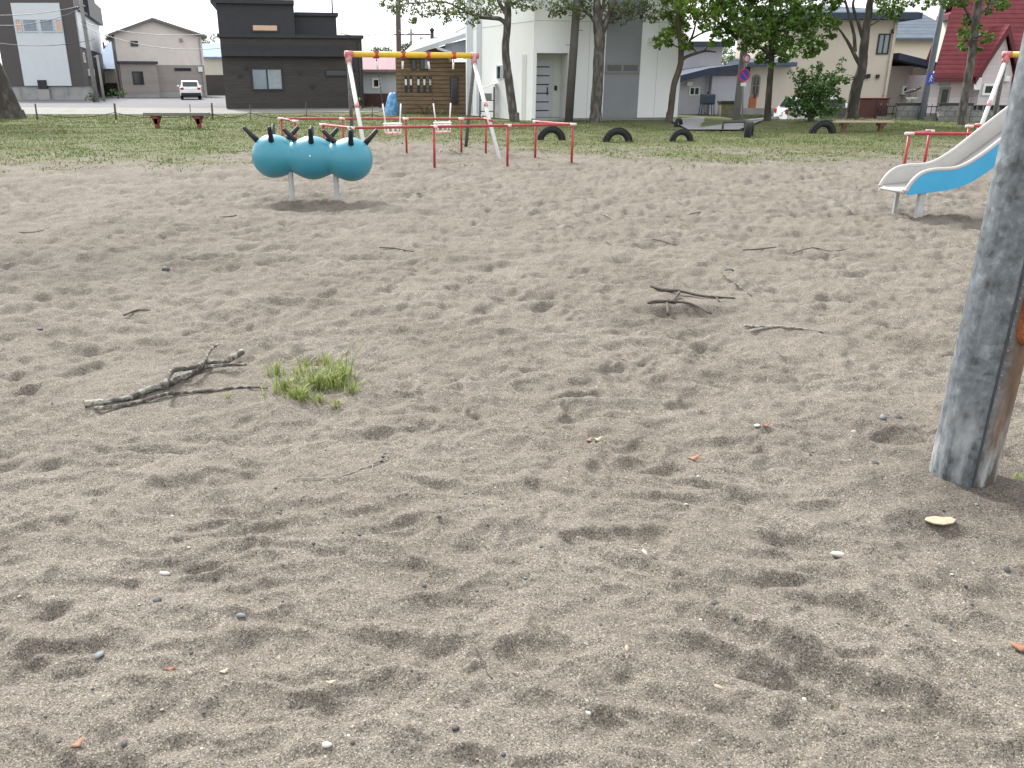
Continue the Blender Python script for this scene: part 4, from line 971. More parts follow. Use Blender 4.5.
# ================================================================== trees
def leaves(mb,c,rad,n,s,flat=.75,droop=.3):
    for _ in range(n):
        while True:
            d=Vector((random.uniform(-1,1),random.uniform(-1,1),random.uniform(-1,1)))
            if d.length<1: break
        d=d.normalized()*(d.length**.6); p=c+Vector((d.x*rad,d.y*rad,d.z*rad*flat))
        nrm=Vector((random.gauss(0,.6),random.gauss(0,.6),random.gauss(.6,.5))).normalized(); a=nrm.orthogonal().normalized(); a.rotate(Matrix.Rotation(random.uniform(0,6.28),3,nrm)); b=nrm.cross(a)
        l=s*random.uniform(.6,1.25); a=a-Vector((0,0,droop*.5)); 
        mb.add([p-a*l*.5,p+b*l*.30,p+a*l*.5,p-b*l*.30],[(0,1,2,3)])
def tree(label,foot,Y,trunk,rads,limbs,clumps,bark,leafm,ls,dens,top=None,name='tree',group='trees along the edge of the park',flat=.75,upper=None):
    a=Vector((PX(foot[0],Y,0),Y,hz(PX(foot[0],Y,0),Y)))
    t=thing(name,label,'tree',a,group)
    m=MB(); tp=[a-Vector((0,0,.15))]+[P(x,y,Y) for x,y in trunk]
    if top: tp=tp+[tp[-1]+Vector((top[0],top[1],top[2]))]
    pts=catmull(tp,5); rr=lerp_list(rads,len(pts)); m.tube(pts,rr,n=12,jit=.05)
    m.lathe([(rads[0]*1.35,-.12),(rads[0]*1.12,.08),(rads[0]*.98,.35)],a,n=14)
    skel=list(zip(pts,rr))
    for pl,r in limbs:
        q=[P(x,y,Y+(e[0] if e else 0)) for x,y,*e in pl]; pp=catmull(q,4); r2=lerp_list(r,len(pp)); m.tube(pp,r2,n=8,jit=.05); skel+=list(zip(pp,r2))
    cr=MB(); cl=[]
    for x,y,rp,*e in clumps:
        dy=e[0] if e else random.uniform(-1.1,1.1); c=P(x,y,Y+dy); cl.append((c,rp/840*(Y*cp)))
    if upper:
        n,cx,cz,rx,rz,rc=upper
        for _ in range(n):
            w=random.uniform(0,6.28); q=random.uniform(.2,1)**.5; z=random.uniform(-1,1); k=math.sqrt(max(0,1-z*z))
            cl.append((Vector((a.x+cx+rx*k*q*math.cos(w),Y+rx*k*q*math.sin(w),cz+rz*z)),rc*random.uniform(.7,1.2)))
    for c,rad in cl:
        # twig from the nearest bigger piece of wood below the clump
        best=min(skel,key=lambda s:(s[0]-c).length+max(0,s[0].z-c.z)*1.5+(1.5 if s[1]<.02 else 0))
        s0=best[0]; r0=min(best[1]*.6,.035)
        md=s0.lerp(c,.5)+Vector((random.uniform(-.15,.15),random.uniform(-.15,.15),.12)); m.tube(catmull([s0,md,c],3),[r0,r0*.85,r0*.7,r0*.6,r0*.5,r0*.35,.006],n=5)
        leaves(cr,c,rad,int(1.9*dens*rad**2)+22,ls,flat)
        for _ in range(3):
            d=Vector((random.gauss(0,1),random.gauss(0,1),random.gauss(0,.6))).normalized()
            leaves(cr,c+d*rad*.95,rad*.42,int(dens*.45*rad**2)+9,ls,flat)
    m.build('trunk',bark,t); cr.build('crown',leafm,t); return t

tree('birch with a limb reaching left over the swing, left of white house door',(514.5,122),34.5,[(512,105),(508,75),(505.5,50),(507,30),(508,15),(508,0)],[.18,.17,.155,.14,.135,.125,.09],
 [([(507,25),(500,19),(490,18),(478,17),(468,13),(455,12)],[.09,.08,.07,.055,.04,.02]),([(507,14),(500,4),(495,-8)],[.09,.07,.05]),([(455,12),(440,14),(428,9)],[.025,.02,.01]),([(478,17),(470,24),(474,14)],[.02,.012,.006]),([(468,13),(445,2),(420,3),(395,5)],[.04,.03,.02,.01])],
 [(388,4,8),(397,9,8),(407,5,9),(418,9,8),(426,14,6),(432,6,9),(440,12,9),(450,8,10),(455,15,8),(462,9,10),(470,16,8),(478,10,10),(486,6,11),(474,21,5),(413,20,4),(492,10,8),(498,3,10),(520,5,10),(530,7,7),(538,2,9),(515,0,10),(400,-8,12),(430,-8,14),(460,-8,14),(490,-10,14),(524,-12,14),(411,21.5,3),(391,11,5),(447,20,4),(483,15,6),(466,3,9),(425,2,9)],
 M['bark_birch'],M['leaf_birch'],.115,170,top=(.1,.2,1.8),name='birch_tree',upper=(14,-.9,7.0,3.2,1.7,.55))
tree('birch with a forked trunk in front of the grey house panel',(595.5,121.5),34.3,[(596,108),(597.5,85),(599,55),(599.5,38),(598,22),(597,0)],[.23,.22,.21,.20,.21,.14,.10],
 [([(600,38),(605,24),(610,12),(616,0)],[.14,.12,.10,.06]),([(598,28),(590,15),(580,10),(570,10)],[.09,.06,.04,.02]),([(604,26),(615,18),(628,12)],[.06,.04,.02]),([(598,20),(603,8),(604,-5)],[.09,.07,.05])],
 [(553,7,8),(560,12,7),(566,5,9),(560,0,10),(575,8,9),(582,12,8),(590,5,9),(577,0,10),(604,10,9),(611,5,9),(619,12,9),(622,20,7),(628,8,10),(636,14,8),(641,5,9),(648,10,8),(655,15,6),(650,2,9),(660,5,7),(552,15,4),(613,19,6),(645,18,5),(590,-6,12),(620,-8,14),(650,-8,12),(560,-8,10),(653,20,4),(580,17,5)],
 M['bark_birch'],M['leaf_birch'],.115,170,top=(0,.2,1.6),name='birch_tree',upper=(12,0,7.0,2.8,1.7,.55))
tree('maple with light green hanging leaves at the white house right corner',(669,121.5),34.2,[(671,108),(674,85),(680,66),(681,48),(679,30),(678,0)],[.13,.125,.115,.11,.09,.075,.05],
 [([(680,62),(686,57),(697,53),(706,51),(716,52)],[.07,.06,.05,.04,.02]),([(681,52),(688,44),(693,34),(696,22)],[.06,.05,.04,.025]),([(690,40),(702,33),(715,29)],[.04,.03,.02]),([(680,48),(672,44),(664,36)],[.03,.02,.01])],
 [(660,40,6),(664,33,6),(659,46,4),(668,37,5),(668,44,4),(672,5,9),(678,14,9),(684,5,10),(690,13,8),(682,24,7),(677,33,6),(687,28,5),(697,5,9),(704,12,9),(709,4,9),(713,17,8),(700,20,7),(684,45,5),(690,47,4),(718,8,9),(706,28,6),(675,22,6),(672,-8,12),(695,-8,14),(718,-8,12),(712,44,4),(720,25,7),(684,37,4),(666,14,5),(671,29,4)],
 M['bark_maple'],M['leaf_maple'],.155,300,top=(0,.1,1.5),name='maple_tree',upper=(12,.4,7.2,2.2,1.7,.55))
tree('dense dark green broadleaf tree with a straight slim trunk',(767,119.5),33.8,[(768,105),(770,80),(771.5,60),(771,40),(771,20),(771,0)],[.125,.12,.11,.10,.09,.08,.06],
 [([(771,55),(760,48),(748,42)],[.05,.04,.015]),([(771,52),(784,46),(800,44)],[.05,.04,.015]),([(771,38),(752,28),(735,22)],[.06,.04,.015]),([(771,34),(795,26),(815,22)],[.06,.04,.02])],
 [(724,30,8),(730,22,10),(735,34,9),(728,42,7),(738,14,10),(744,26,11),(748,38,9),(752,47,8),(742,47,5),(756,15,12),(760,30,12),(765,42,10),(770,52,8),(766,60,5),(774,12,12),(778,28,12),(780,42,10),(788,52,8),(784,58,6),(792,18,12),(796,34,11),(803,46,9),(808,55,5),(800,6,12),(812,14,11),(810,28,9),(818,40,8),(822,46,6),(814,52,5),(826,8,9),(822,22,8),(830,28,6),(836,22,5),(737,2,12),(760,0,12),(784,-2,12),(722,10,9),(838,3,6),(832,36,4),(772,66,3),(760,55,4),(742,-10,12),(770,-12,14),(800,-12,14),(824,-8,10),(729,2,8),(716,34,4),(758,62,3)],
 M['bark_dark'],M['leaf_dark'],.155,480,top=(0,0,1.6),name='broadleaf_tree',upper=(20,0,7.2,2.9,1.8,.65))
tree('sparse dark tree with bare crooked limbs before the beige house',(851,117.5),33.2,[(853,105),(857,85),(862,68),(863.5,50),(866,30),(869,10),(870.5,0)],[.21,.20,.19,.165,.15,.13,.115,.10],
 [([(861,66),(855,56),(849,44),(842,33),(838,28)],[.09,.07,.06,.04,.02]),([(855,52),(854,35),(849,15),(845,0)],[.07,.06,.05,.04]),([(864,44),(858,22),(853,6),(856,-6)],[.07,.06,.05,.03]),([(866,28),(876,22),(886,14)],[.04,.03,.012]),([(858,78),(849,80),(842,76)],[.02,.012,.006])],
 [(888,8,6),(894,12,6),(900,5,7),(884,2,8),(892,-4,9),(880,13,4),(897,16,3),(876,-4,8),(903,0,6),(840,78,4),(846,80,3),(902,10,3),(889,15,4),(836,-6,8),(856,-14,9)],
 M['bark_dark'],M['leaf_dark'],.13,220,top=(.2,0,1.6),name='sparse_tree',upper=(16,.5,7.3,2.2,1.4,.5))
tree('leafy grey-brown tree before the red roofed house',(961,123),31.5,[(963,108),(967,85),(971,60),(974,40),(976,18),(979,0)],[.145,.14,.135,.13,.125,.12,.11],
 [([(975,24),(968,14),(962,2)],[.06,.05,.04]),([(976,16),(984,10),(992,4)],[.06,.05,.03]),([(973,42),(966,44),(960,46)],[.025,.015,.008]),([(975,35),(982,36),(988,38)],[.025,.015,.008])],
 [(966,24,4),(965,31,5),(963,38,5),(961,46,4),(968,35,4),(984,34,4),(988,38,4),(984,42,3),(979,27,3),(978,50,3),(993,4,7),(1000,6,6),(1004,2,6),(988,11,4),(960,2,7),(950,3,6),(940,1,6),(930,3,5),(915,2,5),(926,7,3),(970,-4,9),(990,-6,9),(965,48.5,3),(948,-7,9),(966,18,3)],
 M['bark_birch'],M['leaf_dark'],.125,300,top=(.2,0,1.6),name='broadleaf_tree',upper=(30,0,7.0,2.7,1.6,.6))
tree('thick leaning dark trunk at the left frame edge',(13,118),37.5,[(9,108),(-1,85),(-13,58),(-28,25)],[.48,.45,.43,.41,.36],[],[],M['bark_dark'],M['leaf_dark'],.2,120,top=(-1.0,0,2),name='leaning_tree',upper=(26,-1.6,9.5,3.2,1.5,.8))

def shrub(label,foot,Y,stems,clumps,leafm,ls,dens,name='shrub'):
    a=Vector((PX(foot[0],Y,0),Y,hz(PX(foot[0],Y,0),Y))); t=thing(name,label,'shrub',a); m=MB(); cr=MB()
    for x,y in stems:
        e=P(x,y,Y+random.uniform(-.4,.4)); m.tube(catmull([a-Vector((0,0,.1)),a.lerp(e,.5)+Vector((0,0,.15)),e],4),[.03,.03,.028,.025,.022,.018,.014,.01,.006],n=5)
        if y<85:
            for k in range(5): leaves(cr,a.lerp(e,.6+.1*k),.13,14,ls)
    for x,y,rp in clumps: leaves(cr,P(x,y,Y+random.uniform(-.6,.6)),rp/840*(Y*cp),int(dens*(rp/840*Y)**2)+8,ls)
    m.build('stem',M['bark_dark'],t); cr.build('foliage',leafm,t)
shrub('big loose green shrub beside the white car',(810,118),32.3,[(820,64),(800,70),(791,72),(812,68),(843,60),(829,72),(838,78),(795,90),(832,85),(806,80)],
 [(808,112,7),(816,110,8),(800,106,8),(812,98,10),(822,100,9),(804,92,9),(815,88,9),(826,88,8),(834,92,7),(796,100,7),(790,104,5),(834,82,6),(820,78,7),(808,80,7),(803,72,4),(820,68,4),(843,70,3),(845,82,4),(838,100,4),(826,108,6),(800,80,5),(830,76,4),(787,99,3),(790,112,5),(797,114,5),(824,114,6),(832,112,5),(838,108,5),(842,101,4),(808,104,8),(822,94,8),(812,114,6)],M['leaf_shrub'],.125,1700)
shrub('low weedy bush at the grey house foundation corner',(94,101),66,[(92,92),(96,90),(89,94),(100,93)],[(90,97,5),(95,96,5),(100,98,4),(87,98,3)],M['leaf_far'],.22,60,'weed_bush')
shrub('tall green weed at the black house right corner',(358,113),44,[(358,95),(361,98),(355,102)],[(358,98,2.5),(357,105,3),(360,108,3),(356,111,3)],M['leaf_maple'],.12,140,'weed_bush')
shrub('row of weeds below the log wall',(425,114),42.5,[(415,106),(430,104),(440,107)],[(404,112,3),(412,111,3.5),(420,112,3),(428,109,4),(434,110,4),(442,112,3),(396,113,3),(450,112,3)],M['leaf_maple'],.12,120,'weed_bush')
shrub('dark clipped bush beside the cream houses far left',(118,98),78,[(117,88),(122,88)],[(114,92,5),(119,91,5),(124,93,4),(110,95,3)],M['leaf_shrub'],.25,50,'bush')
for lab,px,py,Y,rp,n in (('distant grey-green tree left of the gabled house',110,42,135,9,9),('distant tree between gabled house and black house',207,42,130,9,8),('distant tree beyond the faded red roof',384,50,125,10,8),('distant tree left of the log house roof',416,47,128,11,9),('dark tree behind the lavender wall',727,56,58,10,12),('distant tree top right of gabled roof',216,47,140,7,6)):
    x=PX(px,Y,0); t=thing('background_tree',lab,'tree',(x,Y,0),'trees far behind the houses'); m=MB(); top=P(px,py,Y); m.tube([(x,Y,-.3),(x,Y,top.z)],[.25,.12],n=8); m.build('trunk',M['bark_dark'],t)
    cr=MB(); r_=rp/840*Y*cp
    for _ in range(n):
        c=top+Vector((random.uniform(-1,1)*r_,random.uniform(-1,1)*r_,random.uniform(-1.3,.55)*r_)); leaves(cr,c,r_*.5,150,r_*.17,.8)
    cr.build('crown',M['leaf_far'] if Y>100 else M['leaf_shrub'],t)

# ================================================================== houses
def gpt(px,Y): return (PX(px,Y,0),Y)
def house(name,label,W,cat='house'): return thing(name,label,cat,W.A+W.d*(W.L/2))

# --- left: charcoal and pale tall house
W=Wall(gpt(8.5,75),gpt(87.5,75)); h=house('tall_house','tall charcoal house with a pale blue central panel and concrete base',W)
B1=(PX(108,97,0),97); A1=(B1[0]-8,99)
zf=W.at(40,86)[1]
m=MB(); m.prism([(W.A.x,75),(W.A.x+W.L,75),(B1[0],97),(W.A.x-4,97)],zf,10.6); m.build('wall',M['a_dark'],h)
m=MB(); m.prism([(W.A.x+.10,75.12),(W.A.x+W.L-.12,75.12),(B1[0]-.3,96.8),(W.A.x-3.5,96.8)],-.3,zf-.003); m.build('foundation',M['conc'],h)
r0=W.rect(15,2,62,86); pu0=W.at(25,85)[0]; pu1=W.at(72,85)[0]; ztop=W.at(35,3)[1]
m=MB(); W.box(m,pu0,pu1,zf+.02,ztop,-.02,.10); pan=m.build('pale_panel',M['a_pale'],h)
u0,u1,z0,z1=W.rect(16.5,19,62.5,32.5)
for f0,f1,gm in ((0,.13,'tan_panel'),(.16,.47,'glass_pale'),(.53,.83,'glass_pale'),(.87,1,'tan_panel')):
    a0,a1=u0+(u1-u0)*f0,u0+(u1-u0)*f1; m=MB(); W.box(m,a0,a1,z0,z0+.1,.10,.16);W.box(m,a0,a1,z1-.1,z1,.10,.16);W.box(m,a0,a0+.08,z0+.1,z1-.1,.10,.16);W.box(m,a1-.08,a1,z0+.1,z1-.1,.10,.16)
    wf=m.build('window',M['w_stripe'],h); g=MB(); W.box(g,a0+.08,a1-.08,z0+.1,z1-.1,.10,.125); g.build('pane',M[gm],wf)
rc=W.rect(38.8,80,47.5,88.3); m=MB(); W.box(m,rc[0]-.1,rc[1]+.1,-.05,rc[2]-.06,-.05,.16); m.build('hatch_plinth',M['conc'],h)
m=MB(); W.box(m,rc[0],rc[1],rc[2]-.05,rc[3],-.05,.20); m.build('vent_hatch',M['car_dark'],h)
W2=Wall((W.A.x+W.L,75),(B1[0],97)); 
def sidez(px,py): return W2.at(px,py)[1]
zt=sidez(90,20); zm=sidez(95,52)
m=MB(); W2.box(m,.3,W2.L-.05,zm,zt,-.03,.09); m.build('side_upper_siding',M['a_side'],h)
for px,py0,py1,wd_ in ((81,18,35,.7),(89,27,40,.7),(97,31,43,.7),(101,32,43,.7)):
    u,z1=W2.at(px,py0); _,z0=W2.at(px,py1); u=min(max(u,.8),W2.L-.8); window(h,W2,(u-wd_/2,u+wd_/2,z0,z1),M['car_dark'],M['glass_pale'],.08,1)
for px,py0,py1 in ((83.5,54,61),(88.5,56,62)):
    u,z1=W2.at(px,py0); _,z0=W2.at(px,py1); window(h,W2,(u-.5,u+.5,z0,z1),M['sign_white'],M['glass'],.1,1)
u,z=W2.at(89,72); m=MB(); W2.box(m,u-1,u+.8,z-.35,z+.25,0,.4); m.build('air_conditioner',M['pot'],h,bevel=.03)
m=MB(); W2.box(m,W2.L*.35,W2.L+.3,zt,zt+1.7,-2.5,.5); m.build('rear_parapet',M['roof_dk'],h)
m=MB(); W2.box(m,.1,W2.L+.2,zt+.003,zt+.16,-.1,.35); m.build('eave',M['roof_dk'],h)

# --- light-blue roofed low houses behind
def low_house(label,x0,x1,Yf,ye,yr,yw,wallm,roofm,dkbase=True,slope=None,ylow=None):
    W=Wall(gpt(x0,Yf),gpt(x1,Yf)); h=house('low_house',label,W); ze=P((x0+x1)/2,ye,Yf).z; zr=P((x0+x1)/2,yr,Yf+7).z
    m=MB(); m.prism([(W.A.x,Yf),(W.A.x+W.L,Yf),(W.A.x+W.L,Yf+14),(W.A.x,Yf+14)],-.2,ze); m.build('wall',wallm,h)
    m=MB(); m.add([(W.A.x-.3,Yf-.5,ze-.05),(W.A.x+W.L+.3,Yf-.5,ze-.05),(W.A.x+W.L+.3,Yf+7,zr),(W.A.x-.3,Yf+7,zr),(W.A.x-.3,Yf+14.5,ze-.05),(W.A.x+W.L+.3,Yf+14.5,ze-.05),
        (W.A.x-.3,Yf-.5,ze+.12),(W.A.x+W.L+.3,Yf-.5,ze+.12),(W.A.x+W.L+.3,Yf+7,zr+.17),(W.A.x-.3,Yf+7,zr+.17),(W.A.x-.3,Yf+14.5,ze+.12),(W.A.x+W.L+.3,Yf+14.5,ze+.12)],
        [(6,7,8,9),(9,8,11,10),(0,3,2,1),(3,4,5,2),(0,1,7,6),(4,10,11,5),(0,6,9,3),(3,9,10,4),(1,2,8,7),(2,5,11,8)]); m.build('roof',roofm,h)
    if ylow:
        zl=P((x0+x1)/2,ylow,Yf).z; m=MB(); W.box(m,.3,W.L-.3,0,zl,-.02,.06); m.build('dark_base',M['a_dark'],h)
    return h,W
pale_roof=mat('pale_blue_metal_roof',(.22,.29,.38),.9,.05,2,lines=(0,.5,.1))
low_house('low cream house with a pale blue roof left of the gabled house',95,124,96,70,43,0,M['h_cream'],pale_roof,ylow=83)
low_house('cream house with a light blue roof behind the black house',190,236,100,58,45,0,M['h_cream'],pale_roof,ylow=75)

# --- beige gabled house
Yc=86; W=Wall(gpt(122.5,Yc),gpt(207.5,Yc+3.2)); h=house('gabled_house','two-storey cream gabled house with taupe lower storey',W)
ze=W.at(119,34)[1]; uap,zap=W.at(156,21); uap=W.L*.45
zc=W.at(165,65)[1]
m=MB(); m.extrude([W.pt(0,-.2),W.pt(W.L,-.2),W.pt(W.L,ze),W.pt(uap,zap),W.pt(0,ze)],-W.n*10); m.build('wall',M['c_cream'],h)
m=MB(); n_=.45
for (ua,za),(ub,zb) in (((-.5,ze-.25),(uap,zap+.02)),((W.L+.5,ze-.25),(uap,zap+.02))):
    m.extrude([W.pt(ua,za,n_),W.pt(ub,zb,n_),W.pt(ub,zb+.25,n_),W.pt(ua,za+.25,n_)],-W.n*10.9)
m.build('roof',mat('brown_grey_roof',(.15,.14,.14),.6,.1,2),h)
m=MB(); W.box(m,W.L*.40,W.L-.02,-.1,zc,-.02,.06); m.build('lower_siding',M['c_taupe'],h)
m=MB(); W.box(m,.05,W.L,-.2,.45,-.02,.085); m.build('foundation',M['conc'],h)
ex0,ex1,_,ez=W.rect(121,64,157,97); m=MB(); W.box(m,ex0,ex1,.35,ez,-.2,1.6); ext=m.build('porch_block',M['c_taupe'],h)
m=MB(); W.box(m,ex0-.15,ex1+.15,ez+.003,ez+.22,-.1,1.8); m.build('porch_roof',M['roof_dk'],ext)
m=MB(); W.box(m,ex0+.05,ex1-.05,-.2,.347,-.2,1.58); m.build('porch_base',M['conc'],ext)
Wx=Wall(W.pt(0,0,1.6),W.pt(W.L,0,1.6)); rc=Wx.rect(133.8,72.5,142.5,83.5); window(ext,Wx,rc,M['car_dark'],M['glass'],.1,1)
window(h,W,W.rect(131.5,41.8,137.2,45.5),M['car_dark'],M['glass'],.08,1)
rc=W.rect(174.5,68,191,70.8); m=MB(); W.box(m,rc[0],rc[1],rc[2],rc[3],.06,.14); sw=m.build('slit_window',M['car_dark'],h)
for k in (0,1): m=MB(); a0=rc[0]+.1+(rc[1]-rc[0]-.1)*.5*k; W.box(m,a0,a0+(rc[1]-rc[0])*.5-.15,rc[2]+.07,rc[3]-.07,.14,.15); m.build('pane',M['glass'],sw)
u,z=W.at(200,69); m=MB(); W.box(m,u-.2,u+.2,z-.25,z+.2,0,.25); m.build('meter_box',M['pot'],h)
u,z=W.at(158,15); m=MB(); a=W.pt(uap+.5,zap,-2); m.tube([a,a+Vector((0,0,1.6))],.03,n=6)
for k in range(4): m.tube([a+Vector((-.3,0,1.0+.15*k)),a+Vector((.3,0,1.0+.15*k))],.015,n=5)
m.build('antenna',M['galv'],h)

# --- black two-step house
Yd=49.5; W=Wall(gpt(226.5,Yd),gpt(364.5,Yd+1.7)); h=house('black_house','black-brown flat-roofed house stepping down in two parapets',W)
zb=W.at(290,108)[1]; zl=W.at(290,38)[1]; zlt=W.at(290,34.5)[1]
D=8
m=MB(); m.prism([W.pt(0,0)[:2],W.pt(W.L,0)[:2],W.pt(W.L,0,-D)[:2],W.pt(0,0,-D)[:2]],zb,zl); m.build('wall',M['d_dark'],h)
m=MB(); m.prism([W.pt(.05,0,-.06)[:2],W.pt(W.L-.05,0,-.06)[:2],W.pt(W.L-.05,0,-D+.1)[:2],W.pt(.05,0,-D+.1)[:2]],-.3,zb-.003); m.build('foundation',M['conc'],h)
m=MB(); W.box(m,-.12,W.L+.10,zl+.003,zlt,-D-.1,.14); m.build('parapet_cap',M['d_navy'],h)
u1=W.at(294.5,20)[0]; zt=W.at(255,4)[1]; u2=W.at(338,25)[0]; zt2=W.at(318,14.5)[1]
m=MB(); W.box(m,-.02,u1,zlt+.003,zt,-D,.03); up=m.build('upper_storey',M['d_navy'],h)
m=MB(); W.box(m,-.30,u1+.03,zt+.003,zt+.22,-D,.25); m.build('upper_cap',M['d_navy'],up)
m=MB(); W.box(m,u1+.05,u2,zlt+.003,zt2,-D,-1.2); up2=m.build('rear_storey',M['d_navy'],h)
m=MB(); W.box(m,u1+.052,u2+.12,zt2+.003,zt2+.18,-D,-1.05); m.build('rear_cap',M['d_navy'],up2)
b0=W.at(219.5,54)[0]; b1=W.at(345,54)[0]; zb0=W.at(282,56.5)[1]; zb1=W.at(282,51)[1]
m=MB(); W.box(m,.05,b1,zb0,zb1,-.02,.45); m.build('canopy_band',M['d_navy'],h)
m=MB(); W.box(m,.1,b1-.1,zb1+.003,zb1+.30,-.02,.10); m.build('canopy_flashing',M['d_navy'],h)
window(h,W,W.rect(253,69.5,281.5,89),M['d_navy'],M['glass_pale'],.09,2,M['curtain'])
rc=W.rect(253,25.5,277,30.5); m=MB(); W.box(m,rc[0]-.08,rc[1]+.08,rc[2]-.08,rc[3]+.08,.0,.07); sw=m.build('slit_window',M['d_navy'],h); m=MB(); W.box(m,rc[0],rc[1],rc[2],rc[3],.07,.08); m.build('blind',M['tan_panel'],sw)
rc=W.rect(325,69.5,347.5,76.5); m=MB(); W.box(m,rc[0],rc[1],rc[2],rc[3],-.02,.06); sw=m.build('slit_window',M['d_navy'],h); m=MB(); W.box(m,rc[0]+.08,rc[1]-.08,rc[2]+.07,rc[3]-.07,.06,.07); m.build('pane',M['glass'],sw)
for px,py in ((246.5,68),(354,70)):
    u,z=W.at(px,py); m=MB(); W.box(m,u-.06,u+.06,z-.08,z+.08,0,.12); m.build('wall_lamp',M['car_dark'],h)
a=W.pt(W.at(335,12)[0],zt2,-2); m=MB(); m.tube([a,a+Vector((0,0,1.0))],.04,n=8); m.build('flue',M['dkmetal'],h)

# --- small red-roofed house, brown fence, tarp
h,W=low_house('small pale blue house with a faded red roof',352,402,60,71.5,57,0,M['e_wall'],M['e_roof'])
window(h,W,W.rect(374,80,378.5,86.5),M['sign_white'],M['glass'],.12,1)
Y=53; W=Wall(gpt(362,Y),gpt(398,Y)); f=thing('board_fence','dark brown board fence below the small pale blue house','fence',W.A+W.d*(W.L/2)); zt=W.at(380,94.5)[1]
m=MB(); W.box(m,0,W.L,.05,zt,-.03,.03); m.build('boards',M['e_fence'],f); m=MB(); W.box(m,-.05,W.L+.05,zt+.003,zt+.06,-.05,.05); m.build('cap_rail',M['e_fence'],f)
for k in range(3): m=MB(); W.box(m,W.L*k/2-.06,W.L*k/2+.06,-.2,zt,-.16,-.032); m.build('post',M['e_fence'],f)
Y=42.3; g=Vector((PX(391,Y,0),Y,0)); me=MB(); nth,nz_=22,12; zt=P(391,92,Y).z; vs=[]
rx=(398-384)/840*Y*cp/2
for i in range(nz_+1):
    f=i/nz_
    for k in range(nth):
        w_=2*math.pi*k/nth; q=(1.0-.18*f)*(math.cos(f*math.pi/2*.96)**.28)*(1+.13*math.sin(w_*3+f*5)+.08*math.sin(w_*7-f*9)); vs.append((g.x+rx*q*math.cos(w_)+.12*f,g.y+rx*1.3*q*math.sin(w_),-.05+zt*f+.03*math.sin(w_*4+f*3)))
me.add(vs,[(i*nth+k,i*nth+(k+1)%nth,(i+1)*nth+(k+1)%nth,(i+1)*nth+k) for i in range(nz_) for k in range(nth)]+[tuple(nz_*nth+k for k in range(nth))],0,True)
tag(me.build('tarp_bundle',M['tarp']),'crumpled bright blue tarp bundle against the log house corner','tarp')

# --- log-sided house
Yw=43.5; W=Wall(gpt(397,Yw),gpt(464,Yw)); h=house('log_house','brown log-sided house with grey metal roof and stovepipe',W)
ze=W.at(397,56)[1]; uR,zR=W.at(464,28); zs=W.at(439,49)[1]
uk=W.at(441,52)[0]
zkk=W.at(438,46)[1]; uEnd=W.L+5; slope=(zkk-W.at(405,53)[1])/(uk-W.at(405,53)[0]); 
ua=W.at(403,53)[0]
m=MB(); m.extrude([W.pt(0,-.2),W.pt(uEnd,-.2),W.pt(uEnd,W.at(440,62)[1]),W.pt(uk+.35,W.at(441,62)[1]),W.pt(uk+.3,W.at(441,45)[1]),W.pt(ua,W.at(403,56)[1]),W.pt(0,W.at(397,58)[1])],-W.n*8); m.build('wall',M['wood'],h)
# shed roof rising to the right: front eave line and a parallel line further back
dn=Vector((0,0,-.14))
a0,a1=P(401,54.5,Yw-.5),P(474,30.5,Yw-.5); b0_,b1_=a0+Vector((.5,3.6,.75)),a1+Vector((.5,3.6,.75))
m=MB(); m.extrude([a0,a1,b1_,b0_],dn); m.build('roof',M['grey_roof'],h)
m=MB(); m.extrude([a0+Vector((0,-.02,-.02)),a1+Vector((0,-.02,-.02)),a1+Vector((0,-.02,-.2)),a0+Vector((0,-.02,-.2))],(0,-.03,0)); m.build('eave_board',M['w_stripe'],h)
m=MB(); m.extrude([W.pt(uk+.2,W.at(441,56)[1],.02),W.pt(uEnd-2.4,W.at(441,56)[1],.02),W.pt(uEnd-2.4,W.at(472,34)[1]+.30,.02),W.pt(uk+.2,W.at(441,46.5)[1]+.10,.02)],-W.n*.3); m.build('gable_panel',M['e_wall'],h)
# lean-to roof on the right
m=MB(); l0,l1=W.pt(uk-.15,W.at(441,50)[1],.35),W.pt(uk+2.1,W.at(460,66)[1],.35); m.extrude([l0,l1,l1+Vector((0,0,.12)),l0+Vector((0,0,.12))],W.n*.9); m.build('lean_to_roof',mat('pale_metal_roof',(.52,.54,.57),.45,.05,2),h)
for x0,y0,x1,y1,pn in ((412,60,415.5,69,1),(420.5,59.5,428,69,2),(450.8,78,457.3,103,1)):
    window(h,W,W.rect(x0,y0,x1,y1),M['dkmetal'],M['glass'],.04,pn,M['curtain'] if pn==2 else None)
for px in (406,411,418.5,424.5,430.5):
    u,z=W.at(px,84); m=MB(); W.box(m,u-.07,u+.07,z-.36,z+.36,0,.05); tl=m.build('wall_hanging_tool',M['dkmetal'],h); m=MB(); W.box(m,u-.05,u+.05,z-.05,z+.22,.05,.07); m.build('pale_grip',M['pot'],tl)
a=Vector(P(432,41,Yw+2)); m=MB(); m.tube([a-Vector((0,0,.8)),P(432,31,Yw+2)],.085,n=12); m.lathe([(.12,0),(.12,.08),(.02,.16)],P(432,31,Yw+2),n=12); m.build('stovepipe',M['dkmetal'],h)

